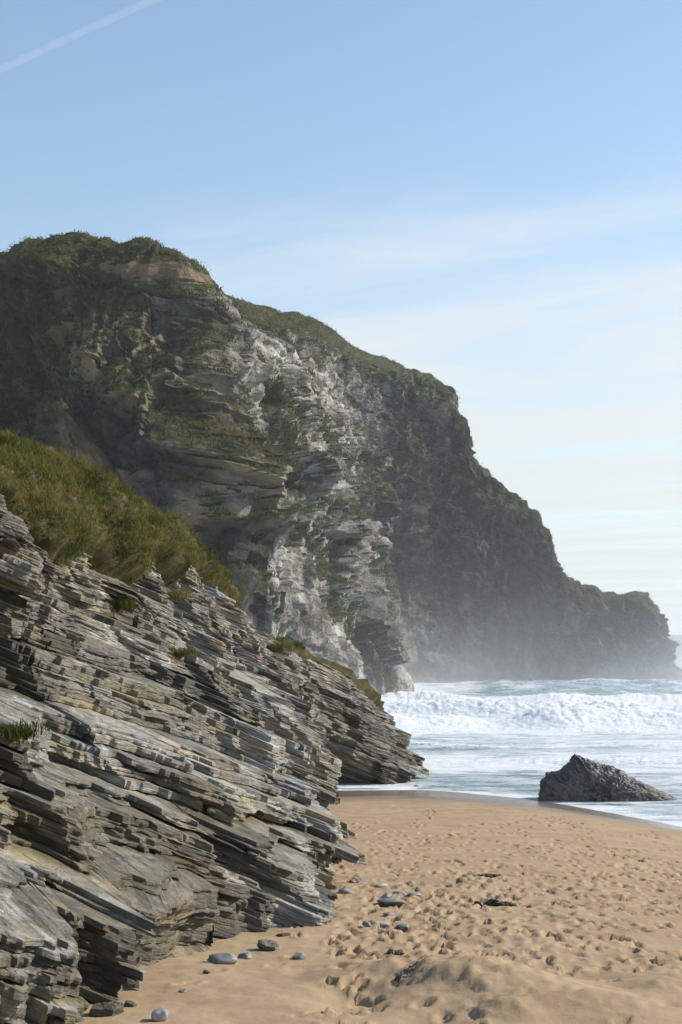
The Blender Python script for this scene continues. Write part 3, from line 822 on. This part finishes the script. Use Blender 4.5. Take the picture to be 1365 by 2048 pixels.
    for g in np.unique(gm):                                     # the laminae of one bed share a steep face; the ledge is above it
        q = gm == g
        cg = C[q].mean(axis=0); wg = lc[q].mean()
        flush = C[q] - (cg[None] + BED * (lc[q] - wg)[:, None, None])
        beta = .30 + .6 * hash01(np.full(NU, g), np.floor(lat / 1.9 + g * .37), seed=91)
        C[q] -= flush * (beta[None, :] * ok[q])[..., None]
    UB = u[None, :] * np.ones((nb, 1)); LB = lat[None, :] * np.ones((nb, 1))
    kk = np.arange(nb)
    def blocks(g, cell, seed, jit, taper=.5):
        G = g[:, None] * np.ones((1, NU))
        l = LB / cell + hash01(G, seed=seed) * 9 + jit * fbm(np.stack([LB / cell * .8, lc[:, None] / cell * 1.2 + 0 * LB, 0 * LB], -1), 1, 2, seed=seed + 2)
        l = l + (hash01(kk, seed=seed + 9)[:, None] - .5) * .30 / cell + .05 / cell * fbm(np.stack([LB * 1.5, kk[:, None] * 2.3 + 0 * LB, 0 * LB], -1), 1, 2, seed=seed + 11)
        c = np.floor(l); fr = l - c
        v0 = hash01(G, c, seed=seed + 1) * 2 - 1; v1 = hash01(G, c + 1, seed=seed + 1) * 2 - 1
        wd_ = .02 + taper * hash01(G, c, seed=seed + 3)                # some ends are square, some pinch out
        v0 = v0 + (v1 - v0) * sstep(1 - wd_, 1.0, fr)
        return v0 + .5 * (hash01(G, c, seed=seed + 5) - .5) * (fr - .5) * 2
    rough = fbm(np.stack([LB * 1.7, kk[:, None] * 1.7 + 0 * LB, 0 * LB], -1), 1, 5, .62, seed=233)
    kn = (1 - sstep(2.6, 3.7, UB)) * (1 - sstep(2.9, 3.4, VV))  # knobbly weathered face low on the left
    am = (.35 + 1.1 * sstep(-.4, .45, fbm(C, .45, 3, seed=213))) * (1 + .6 * kn)
    prot = .24 * blocks(gs, 2.9, 211, .5, .4) + am * (.125 * blocks(gm, 1.5, 221, .5, .6) + .03 * blocks(kk, .9, 231, .5, .9)) + (.06 + .05 * kn) * rough
    prot = prot + kn * .17 * fbm(C, (2.2, 2.2, 6.0), 4, .62, seed=261, ridged=True)
    gone = hash01(kk[:, None] * np.ones((1, NU)), np.floor(LB / 1.6 + hash01(kk, seed=3)[:, None] * 5 + .5 * rough), seed=241) < .14
    prot = prot - .07 * gone
    fade = (1 - sstep(4.75, 4.98, VV))
    prot = prot * fade - .30 * sstep(.45, .75, TT)
    th2 = th[:, None] * np.ones((1, NU))
    newg = np.concatenate([[True], np.diff(gm) > 0])
    newS = np.concatenate([[True], np.diff(gs) > 0])
    und = .30 * newS[:, None] * (.4 + hash01(gs, seed=79)[:, None]) + np.where(newg[:, None], .05 + .20 * hash01(gm, seed=78)[:, None] * (1 + rough), .004 + .03 * hash01(kk, seed=77)[:, None] * (1 + rough))
    und = und * (1 + 1.3 * kn)
    r1 = .022 * fbm(np.stack([LB * 7.0, kk[:, None] * 5.1 + 0 * LB, 0 * LB], -1), 1, 2, seed=235)
    r2 = .022 * fbm(np.stack([LB * 7.0, kk[:, None] * 5.1 + 40 + 0 * LB, 0 * LB], -1), 1, 2, seed=236)
    rows = []
    for fr, dp in ((.0, -und), (.14, r1), (.60, r2 - .006), (.98, r2 - .02)):
        rows.append(C + BED * (th2 * (fr - .5) + .018 * rough + .5 * r1)[..., None] + HH * (prot + dp * fade)[..., None])
    nxt = np.concatenate([rows[0][1:], rows[3][-1:]])
    rows.append(.55 * rows[3] + .45 * nxt + BED * (.035 * fbm(rows[3], 4.5, 3, .6, seed=239))[..., None])
    Q = np.stack(rows, 1).reshape(nb * 5, NU, 3)
    okr = np.repeat(ok, 5, axis=0)
    F = grid_faces(nb * 5, NU).reshape(nb * 5 - 1, NU - 1, 4)
    keep = (okr[:-1, :-1] | okr[1:, :-1]) & (okr[:-1, 1:] | okr[1:, 1:])
    F = F[keep]
    used = np.unique(F); idx = np.full(nb * 5 * NU, -1); idx[used] = np.arange(len(used))
    rp = lambda a: np.repeat(a, 5, axis=0)
    OVr, OUr, TTr = rp(VV), rp(UB), rp(TT)
    def shade_of(g, cell, seed):
        G_ = g[:, None] * np.ones((1, NU))
        return hash01(G_, np.floor(LB / cell + hash01(G_, seed=seed) * 9), seed=seed + 1)
    tone = .45 * shade_of(gm, 1.6, 291) + .35 * shade_of(gs, 2.6, 293) + .20 * shade_of(kk, 1.1, 295)
    sandy = np.exp(-((OVr - 1.75) / .3) ** 2) * np.exp(-((OUr - 6.3) / .55) ** 2) * .85 + .4 * np.exp(-((OVr - 2.35) / .25) ** 2) * np.exp(-((OUr - 5.0) / .5) ** 2)
    me = mesh_from("rock_face", Q.reshape(-1, 3)[used], idx[F], M_OUT, False, {'turf': TTr.ravel()[used], 'sandy': sandy.ravel()[used], 'olive': rp(kn).ravel()[used], 'tone': rp(tone).ravel()[used]})
    child_mesh("rock_face", me)
    # --- the turf that lies over the upper beds, and the back of the ridge
    st = 3
    sel = np.where(v > 3.7)[0]
    vv2 = np.linspace(v[sel[0]], v[-1], 150)
    G = np.stack([np.interp(vv2, v, P[:, c, a]) for c in range(0, NU, st) for a in range(3)], 1).reshape(150, -1, 3)
    tf = np.stack([np.interp(vv2, v, turf[:, c]) for c in range(0, NU, st)], 1)
    tf = np.where(vv2[:, None] > 5.3, 1.0, tf)
    gn = normals(G) * sgn
    lump = .40 * fbm(G, .8, 3, seed=271) + .42 * fbm(G, 1.5, 4, .6, seed=273, ridged=True)
    off = -.95 + 1.27 * sstep(.35, .72, tf) + lump * sstep(.4, .8, tf)
    G2 = G + gn * off[..., None]
    gv = vv2[:, None] * np.ones((1, G.shape[1])); gu = u[::st][None, :] * np.ones((150, 1))
    child_mesh("turf_bank", grid_mesh("turf_bank", G2, M_OUT, True, {'turf': np.where(tf > .3, 1.0, .8), 'sandy': 0 * tf, 'olive': 0 * tf, 'tone': 0 * tf + .6}))
    okq = okr & (np.roll(okr, -1, 0))
    return Q, rp(HH), TTr, OVr, OUr, okq, G2, normals(G2) * sgn, tf, gv, gu
OP, ON, OT, OV, OU, OK, TP, TN, TT_, TV, TU = build_outcrop()

def slab_mesh(name, seed, mat, layers=4, npts=44, square=.35):
    """a flat broken piece of slate: a stack of thin plates with ragged, not quite equal outlines"""
    r = np.random.default_rng(seed)
    a = np.linspace(0, 2 * np.pi, npts, endpoint=False)
    corners = np.sort(r.uniform(0, 2 * np.pi, r.integers(4, 7)))
    rad = np.full(npts, 9.0)
    m = len(corners)
    for k in range(m):                                       # cut by straight joints
        ca = 2 * np.pi * (k + r.uniform(-.25, .25)) / m
        d = r.uniform(.62, 1.0); cs = np.cos(a - ca)
        rad = np.where(cs > .15, np.minimum(rad, d / np.maximum(cs, .15)), rad)
    rad = np.minimum(rad, 1.25)
    rings, z = [], -1.0
    zs = np.linspace(-1, 1, layers + 1) + np.concatenate([[0], r.uniform(-.12, .12, layers - 1), [0]])
    for l in range(layers):
        s = 1 - .10 * abs(l - layers * .4) * r.uniform(.3, 1.3)
        off = r.normal(0, .035, 2)
        jag = 1 + .05 * np.interp(np.arange(npts), np.arange(0, npts + 4, 4), r.normal(0, 1, len(np.arange(0, npts + 4, 4)))) + r.normal(0, .016, npts)
        rr = rad * s * jag
        for q, (zz, sc) in enumerate(((zs[l] + .03, .97), (zs[l] + .10, 1.0), (zs[l + 1] - .10, 1.0), (zs[l + 1] - .02, .965))):
            rings.append(np.stack([rr * np.cos(a) * sc + off[0], rr * np.sin(a) * sc + off[1], np.full(npts, zz) + r.normal(0, .02, npts)], -1))
    for sc, zz in ((.6, 1.02), (.25, 1.04)):
        x = rings[-1] if sc == .6 else rings[-1]
        y = np.stack([rad * sc * .93 * np.cos(a), rad * sc * .93 * np.sin(a), zz + r.normal(0, .05, npts)], -1)
        rings.append(y)
    V = np.concatenate(rings + [np.array([[0, 0, 1.05], [0, 0, -1.0]])])
    F = []
    nr = len(rings)
    for k in range(nr - 1):
        for i in range(npts):
            j = (i + 1) % npts
            F.append((k * npts + i, k * npts + j, (k + 1) * npts + j, (k + 1) * npts + i))
    T = len(V) - 2
    me = bpy.data.meshes.new(name)
    me.from_pydata(V.tolist(), [], F + [((nr - 1) * npts + i, (nr - 1) * npts + (i + 1) % npts, T) for i in range(npts)] + [((i + 1) % npts, i, T + 1) for i in range(npts)])
    me.materials.append(mat)
    return me

def build_slabs():
    from mathutils import Vector, Quaternion
    protos = [slab_mesh("rock_slab", 300 + k, M_SLATE, layers=3 + k % 4) for k in range(14)]
    r = np.random.default_rng(41)
    wgt = OK * (OT < .25) * (OV > 1.7) * (OV < 4.9) * (OU > 1.2) * (OU < 12.6) / np.maximum(12, OP[..., 1]) ** 1.0
    p, j, i = scatter(OP, wgt, 1500, r)
    kept = []
    base = Vector((0, 0, 1)).rotation_difference(Vector(BED))
    for q in range(len(p)):
        d = p[q, 1]
        ln = r.uniform(.18, .48) * (1 if r.random() > .15 else 1.5) * np.clip(d / 24, .7, 1.7)
        if any(np.linalg.norm(p[q] - k[0]) < .62 * (ln + k[1]) for k in kept): continue
        kept.append((p[q], ln))
        if len(kept) > 220: break
        o = link(bpy.data.objects.new("rock_slab", protos[int(r.integers(14))]), ROOT)
        nr = ON[j[q], i[q]]
        yaw = math.atan2(nr[1], nr[0]) + r.normal(0, .5)
        wd = ln * r.uniform(.4, .7); th = ln * r.uniform(.07, .20)
        hn = np.array([nr[0], nr[1], 0]); hn /= max(1e-6, np.linalg.norm(hn))
        c = p[q] - hn * wd * .80 - BED * th * .2
        o.rotation_mode = 'QUATERNION'
        o.rotation_quaternion = Quaternion((1, 0, 0), r.normal(0, .025)) @ base @ Quaternion((0, 0, 1), yaw + 1.57)
        o.scale = (ln * 1.0, wd, th)
        o.location = Vector(c) - ROOT.location
build_slabs()

def build_crag():
    """chunky weathered blocks piled at the left edge above the slope"""
    from mathutils import Vector, Quaternion
    protos = [slab_mesh("rock_block", 350 + k, M_SLATE, layers=4 + k % 3, npts=52) for k in range(6)]
    r = np.random.default_rng(77)
    base = Vector((0, 0, 1)).rotation_difference(Vector(BED))
    spots = []
    for k in range(15):
        f = k / 14.0
        py = 1165 - f * 170
        right = np.interp(py, [995, 1020, 1060, 1165], [8, 22, 60, 100])
        sz = np.interp(f, [0, 1], [.46, .26])
        spots.append((right - sz / 21.5 * FPX * r.uniform(.75, 1.0), py, 21.5 + r.uniform(-.35, .5), sz))
        spots.append((right - 130 - r.uniform(0, 40), py, 22.2, sz * 1.4))
    for px, py, d, sz in spots:
        o = link(bpy.data.objects.new("rock_block", protos[int(r.integers(6))]), ROOT)
        o.rotation_mode = 'QUATERNION'
        o.rotation_quaternion = Quaternion((1, 0, 0), r.normal(0, .06)) @ Quaternion((0, 1, 0), r.normal(0, .06)) @ base @ Quaternion((0, 0, 1), r.normal(1.4, .4))
        o.scale = (sz * 1.3, sz * r.uniform(.6, .9), .075 * r.uniform(.6, 2.2))
        o.location = Vector(W(px, py, d)) - ROOT.location
build_crag()

def build_bank_grass():
    r = np.random.default_rng(9)
    dens = .06 + .94 * sstep(-.3, .25, fbm(TP, 1.6, 4, .6, seed=301))
    wgt = sstep(.45, .7, TT_ + .25 * fbm(TP, 1.3, 3, seed=303)) * dens * (TV < 5.9) * (TU > 1.5) * (TU < 9.8)
    p, j, i = scatter(TP, wgt, 36000, r)
    tone = np.clip(.40 + .45 * fbm(p, .9, 3, .6, seed=305) + .55 * fbm(p, 3.2, 2, .6, seed=306) + .12 * (p[:, 2] - 7) / 2, 0, 1)
    hg = .095 * (1 + .8 * fbm(p, .7, 3, seed=307)) * r.uniform(.6, 1.5, len(p))
    o = blades("grass", p, TN[j, i], tone, np.maximum(hg, .05), .020, 8, 1.0, M_GRASS, .09, 11, 1)
    tag(o, "rough green and straw coloured grass covering the bank above the slate outcrop", "grass", kind="stuff")
build_bank_grass()

def ledge_plant(px, py, size, n, seed, label, straw=.25):
    """a cushion of narrow leaves rooted on the rock seen at that pixel"""
    q = OP[OK]; d = np.maximum(q[:, 1], 1)
    e = np.abs(CX + q[:, 0] / d * FPX - px) + np.abs(HORIZON - (q[:, 2] - EYE) / d * FPX - py)
    near = np.where(e < 14)[0]
    if len(near) == 0: near = np.array([np.argmin(e)])
    c = q[near[np.argmin(q[near, 1])]]
    r = np.random.default_rng(seed)
    pts = r.normal(0, 1, (n, 3)) * np.array([size * .45, size * .35, size * .10])
    o = blades("ledge_plant", pts, np.tile([0, -.3, .8], (n, 1)), np.full(n, straw), np.full(n, size * .42), .014, 6, 1.0, M_GRASS, .03, seed, 2)
    o.location = c
    tag(o, label, "plant", "plants rooted on the ledges of the slate")
ledge_plant(245, 1215, .42, 130, 21, "largest dark green cushion plant on the rock below the grassy bank")
ledge_plant(365, 1308, .30, 70, 22, "small green tuft in a crack in the middle of the slate slope", .4)
ledge_plant(355, 1190, .40, 90, 23, "straw coloured grass tuft hanging just under the edge of the bank", .7)
ledge_plant(560, 1290, .50, 90, 24, "green tuft on the far rock crest nearest the sea", .35)
ledge_plant(30, 1475, .28, 70, 25, "dark little plant on the slate at the left picture edge", .15)

# ------------------------------------------------------------------ boulder in the surf
def build_boulder():
    y0 = (EYE - .08) / ((1600 - HORIZON) / FPX); x0 = (1210 - CX) / FPX * y0; zg = .02
    root = np.array([x0, y0, zg])
    k = y0 / FPX
    # outline of the front seen from the beach: (px, py) -> height over the foot
    prof = [(1078, 1590), (1086, 1566), (1098, 1546), (1124, 1538), (1138, 1522), (1155, 1516), (1182, 1522), (1225, 1530), (1262, 1556), (1300, 1574), (1335, 1590), (1352, 1596)]
    px = np.array([a for a, b in prof]); py = np.array([b for a, b in prof])
    nu, nv = 160, 120
    xs = np.linspace(1078, 1352, nu)
    top = np.interp(xs, px, py)
    X = (xs - 1210) * k
    H = (1600 - top) * k + .05
    th = np.linspace(-.15, np.pi + .15, nv)[:, None]
    dep = .95 * np.sqrt(np.clip(1 - ((xs - 1200) / 165) ** 2, .05, 1))[None, :]
    P = np.stack([X[None, :] + .0 * th + .35 * np.sin(th) * 0, -np.cos(th) * dep * (1 + .25 * np.sign(-np.cos(th))), np.sign(np.sin(th)) * np.abs(np.sin(th)) ** .75 * H[None, :]], -1)
    P[..., 0] += .15 * P[..., 1]
    n = P - np.array([0, 0, .2]); n /= np.maximum(1e-6, np.linalg.norm(n, axis=2, keepdims=True))
    bn = np.array([.55, -.25, 1.0]); bn /= np.linalg.norm(bn)
    w = P @ bn
    D = .16 * fbm(P, 1.6, 5, .62, seed=401, ridged=True)
    for thk, am, sd in ((.30, .16, 403), (.11, .08, 405), (.045, .035, 407)):
        q = w / thk + .4 * fbm(P, 1.2, 2, seed=sd)
        kk = np.floor(q); f = q - kk
        cell = np.floor((P[..., 1] * .6 + P[..., 0]) / (thk * 3) + hash01(kk, seed=sd) * 5)
        D = D + am * ((hash01(kk, cell, seed=sd + 1) - .5) + (sstep(0, .12, f) - 1) * .6)
    fade = sstep(1078, 1090, xs)[None, :] * (1 - sstep(1335, 1352, xs))[None, :]
    P = P + n * (D * (.25 + .75 * fade))[..., None]
    o = link(bpy.data.objects.new("boulder", grid_mesh("boulder", P, M_WET, False)))
    o.location = root
    tag(o, "dark pointed slate boulder lying alone at the edge of the surf", "boulder")
build_boulder()

# ------------------------------------------------------------------ far headland across the bay
def build_far():
    d = 3600
    xs = np.linspace(300, 3600, 240); ys = np.linspace(0, 900, 14)
    U, Vv = np.meshgrid(xs, ys)
    prof = np.interp(Vv, [0, 40, 160, 900], [0, .62, 1, 1.05])
    H = 58 * (1 + .10 * fbm(np.stack([U * .004, Vv * .002, 0 * U], -1), 1, 4, seed=501)) * prof - 2
    P = np.stack([U, d + Vv + 60 * fbm(np.stack([U * .006, 0 * U, H * .01], -1), 1, 3, seed=503), H], -1)
    m = plain_material("far_land", (0.06, 0.065, 0.035), (0.16, 0.14, 0.10), .02, .9, 2.0)
    o = link(bpy.data.objects.new("far_headland", grid_mesh("far_headland", P, m, True)))
    tag(o, kind="structure")
build_far()

# ------------------------------------------------------------------ stones and weed on the sand
def pebble_mesh(name, seed, mat, flat=.45, rough=.12):
    r = np.random.default_rng(seed)
    nu, nv = 26, 15
    a = np.linspace(0, 2 * np.pi, nu + 1)[:-1]; b = np.linspace(-np.pi / 2, np.pi / 2, nv)
    A, B = np.meshgrid(a, b)
    P = np.stack([np.cos(A) * np.cos(B), np.sin(A) * np.cos(B), np.sin(B)], -1)
    s = 1 + rough * 2.2 * fbm(P + seed, 1.1, 3, seed=seed) + rough * .35 * fbm(P + seed, 4, 2, seed=seed + 1)
    P = P * s[..., None]
    for k in range(9):                                       # broken faces
        nn = r.normal(0, 1, 3); nn /= np.linalg.norm(nn)
        q = P @ nn; lim = r.uniform(.55, .85)
        P = P - nn * (np.maximum(q - lim, 0) * .9)[..., None]
    P[..., 2] *= flat
    i = np.arange(nv * nu).reshape(nv, nu); j = np.roll(i, -1, axis=1)
    F = np.stack([i[:-1], j[:-1], j[1:], i[1:]], -1).reshape(-1, 4)
    return mesh_from(name, P.reshape(-1, 3), F, mat, True)

STONES = [  # px, py of the middle, width px, height px, material, flatness, label
    (318, 2031, 48, 40, 0, .75, "pale grey angular stone alone at the bottom of the slate outcrop"),
    (448, 1917, 66, 24, 1, .40, "flat dark slab lying under the overhang at the outcrop's foot"),
    (492, 1908, 34, 18, 1, .55, "small dark stone just right of the flat slab under the overhang"),
    (800, 1783, 34, 22, 0, .6, "roundest pale grey cobble in the group of stones on the sand"),
    (826, 1788, 32, 12, 1, .5, "low dark stone touching the right of the pale round cobble"),
    (773, 1794, 28, 14, 1, .6, "small dark pebble just left below the pale round cobble"),
    (784, 1807, 58, 10, 1, .35, "longest thin grey stone in the group on the sand"),
    (765, 1772, 30, 8, 0, .35, "thin flat stone above left of the pale round cobble"),
    (763, 1843, 38, 12, 0, .4, "flat pale green-grey stone in the lower row of three"),
    (733, 1848, 22, 12, 1, .6, "leftmost dark pebble in the lower row of three stones"),
    (807, 1852, 36, 10, 1, .4, "rightmost dark flat stone in the lower row of three"),
    (693, 1784, 34, 12, 1, .45, "dark flat stone against the corner of the slate outcrop"),
    (602, 1911, 38, 14, 1, .4, "flat grey-green stone on bare sand beside the outcrop's foot"),
    (777, 1829, 24, 7, 1, .4, "tiny flat stone between the two rows of stones"),
    (835, 1574, 14, 8, 0, .7, "tiny pale stone by the tip of the far rock ledge"),
    (985, 1577, 44, 10, 1, .4, "low wet dark rock awash at the water's edge"),
]
for k, (px, py, w, hgt, mt, fl, lab) in enumerate(STONES):
    x, y, z = sand_at(px, py + hgt * .35)
    z = ground(x, y)
    o = link(bpy.data.objects.new("stone", pebble_mesh("stone", 600 + k, (M_STONE, M_STONE2)[mt], fl, .10 if fl < .6 else .16)))
    s = w * .5 * y / FPX
    o.location = (x, y, z + s * fl * .45); o.scale = (s, s * .8, min(s, hgt * .75 * y / FPX / fl))
    o.rotation_euler = (0, 0, (k * 1.7) % 1.0 - .5)
    tag(o, lab, "stone", "stones lying on the sand")

def build_debris():
    """small broken pieces of slate along the foot of the outcrop"""
    r = np.random.default_rng(88)
    protos = [slab_mesh("slate_fragment", 370 + k, M_SLATE, layers=3, npts=22) for k in range(6)]
    foot = [(150, 2035), (330, 1993), (420, 1945), (520, 1890), (590, 1838), (690, 1782), (700, 1745)]
    spots = (((215, 2030), (262, 2018), (365, 1985)), ((415, 1950), (540, 1895), (566, 1868)), ((612, 1842), (655, 1812), (712, 1765)))
    where = ("near the lone pale stone at the bottom", "beside the flat slab under the overhang", "by the outcrop's far corner")
    for a in range(3):
        for b, (nm, sz) in enumerate((("largest", .15), ("middle-sized", .09), ("smallest", .05))):
            x, y, z = sand_at(*spots[a][(b + a) % 3]); z = ground(x, y)
            o = link(bpy.data.objects.new("slate_fragment", protos[int(r.integers(6))]))
            o.scale = (sz, sz * r.uniform(.5, .9), sz * r.uniform(.2, .4)); o.location = (x, y, z + sz * .08)
            o.rotation_euler = (r.normal(0, .15), r.normal(0, .15), r.uniform(0, 6.28))
            tag(o, nm + " broken slate piece on the sand " + where[a], "rock fragment", "slate fragments at the outcrop's foot")
build_debris()

def weed(px, py, length, width, hgt, ang, seed, label):
    """a washed-up strand: overlapping crinkled ribbons"""
    x, y, _ = sand_at(px, py)
    r = np.random.default_rng(seed); Vs, Fs, c = [], [], 0
    for s in range(16):
        n = 14; t = np.linspace(0, 1, n)
        st = r.uniform(-.5, .2) * length; L_ = r.uniform(.3, .7) * length
        cx = st + t * L_; cy = r.normal(0, width * .35) + width * .35 * np.sin(t * 6 + r.uniform(0, 6))
        cz = hgt * (1 - np.abs(cx / length * 1.7)) .clip(.12, 1) * r.uniform(.3, 1) * (.7 + .3 * np.sin(t * 9 + r.uniform(0, 6)))
        wv = r.uniform(.015, .035)
        gx = x + cx * math.cos(ang) - cy * math.sin(ang); gy = y + cx * math.sin(ang) + cy * math.cos(ang)
        gz = np.array([ground(a, b) for a, b in zip(gx, gy)]) + cz
        ring = np.stack([np.stack([gx, gy - wv, gz - .004], -1), np.stack([gx, gy, gz + wv * .5], -1), np.stack([gx, gy + wv, gz - .004], -1), np.stack([gx, gy, gz - .02], -1)], 1)
        Vs.append(ring.reshape(-1, 3))
        for i in range(n - 1):
            for q in range(4):
                Fs.append((c + i * 4 + q, c + i * 4 + (q + 1) % 4, c + (i + 1) * 4 + (q + 1) % 4, c + (i + 1) * 4 + q))
        c += n * 4
    V = np.concatenate(Vs); base = np.array([x, y, ground(x, y)])
    o = link(bpy.data.objects.new("seaweed", mesh_from("seaweed", V - base, np.array(Fs), M_WEED, True)))
    o.location = base
    tag(o, label, "seaweed", "seaweed washed up on the sand")
weed(988, 1812, .62, .10, .10, -.12, 1, "longest dark brown seaweed strand in the middle of the footprints")
weed(978, 1753, .48, .08, .04, .05, 2, "thin dark seaweed strip above the long brown strand")
weed(812, 1975, .30, .03, .02, 1.0, 3, "fine dark seaweed string lying on the heap of sand")
weed(785, 1905, .16, .08, .05, .3, 4, "small green seaweed tuft behind the heap of sand")

# ------------------------------------------------------------------ contrail
def build_contrail():
    a, b = np.array(W(-420, 330, 15000)), np.array(W(460, -70, 15000))
    n = 90
    t = np.linspace(0, 1, n)[:, None]
    c = a + (b - a) * t
    ax = (b - a) / np.linalg.norm(b - a)
    s1 = np.cross(ax, (0, 1.0, 0)); s1 /= np.linalg.norm(s1); s2 = np.cross(ax, s1)
    m = 14; ang = np.linspace(0, 2 * np.pi, m, endpoint=False)
    rad = 40 * (1 + .16 * vnoise(np.concatenate([t * 60, 0 * t, 0 * t], 1), 5))[:, None]
    V = c[:, None, :] + rad[..., None] * (np.cos(ang)[None, :, None] * s1 + np.sin(ang)[None, :, None] * s2)
    i = np.arange(n * m).reshape(n, m); j = np.roll(i, -1, 1)
    F = np.stack([i[:-1], j[:-1], j[1:], i[1:]], -1).reshape(-1, 4)
    mt, tt, out = new_mat("contrail_ice")
    N, L, node, math_, ramp, mix, noise, scale = tt
    geo = node('ShaderNodeNewGeometry')
    dens = ramp(noise(geo.outputs['Position'], .009, 5, .6), [(.3, .35), (.7, 1.0)])
    vol = node('ShaderNodeVolumePrincipled'); vol.inputs['Color'].default_value = (1, 1, 1, 1); vol.inputs['Anisotropy'].default_value = .3
    L.new(math_('MULTIPLY', dens, .002), vol.inputs['Density'])
    L.new(vol.outputs[0], out.inputs['Volume'])
    base = c[0]
    o = link(bpy.data.objects.new("contrail", mesh_from("contrail", V.reshape(-1, 3) - base, F, mt, True)))
    o.location = base
    tag(o, "thin white contrail slanting across the upper left of the sky", "contrail")
build_contrail()

# ------------------------------------------------------------------ air
def box(name, lo, hi, mat):
    lo, hi = np.array(lo), np.array(hi)
    V = np.array([[(lo, hi)[(k >> a) & 1][a] for a in range(3)] for k in range(8)])
    F = np.array([(0, 2, 3, 1), (4, 5, 7, 6), (0, 1, 5, 4), (2, 6, 7, 3), (0, 4, 6, 2), (1, 3, 7, 5)])
    return link(bpy.data.objects.new(name, mesh_from(name, V, F, mat, False)))

def build_haze():
    m, t, out = new_mat("sea_haze")
    v = t[2]('ShaderNodeVolumePrincipled')
    v.inputs['Color'].default_value = (.92, .95, 1, 1); v.inputs['Density'].default_value = .00022; v.inputs['Anisotropy'].default_value = .35
    t[1].new(v.outputs[0], out.inputs['Volume'])
    o = box("haze", (-27000, -300, -70), (27000, 17000, 80), m)
    tag(o, "thin pale sea haze filling the bay", "haze", kind="stuff")
build_haze()

def build_mist():
    """spray hanging over the surf at the foot of the headland"""
    m, t, out = new_mat("surf_spray_mist")
    N, L, node, math_, ramp, mix, noise, scale = t
    geo = node('ShaderNodeNewGeometry'); P = geo.outputs['Position']
    sep = node('ShaderNodeSeparateXYZ'); L.new(P, sep.inputs[0])
    hz = math_('POWER', 2.718, math_('MULTIPLY', sep.outputs[2], -.17))
    cl = ramp(noise(scale(P, (1, .6, 1.3)), .045, 4, .55), [(.36, .15), (.66, 1.0)])
    v = node('ShaderNodeVolumePrincipled')
    v.inputs['Color'].default_value = (.93, .96, 1, 1); v.inputs['Anisotropy'].default_value = .35
    L.new(math_('MULTIPLY', math_('MULTIPLY', hz, cl), .0072), v.inputs['Density'])
    L.new(v.outputs[0], out.inputs['Volume'])
    o = box("sea_mist", (-25, 105, -2), (95, 290, 30), m)
    tag(o, "white spray mist drifting over the surf at the foot of the headland", "mist", kind="stuff")
    m.cycles.volume_step_rate = 4
build_mist()
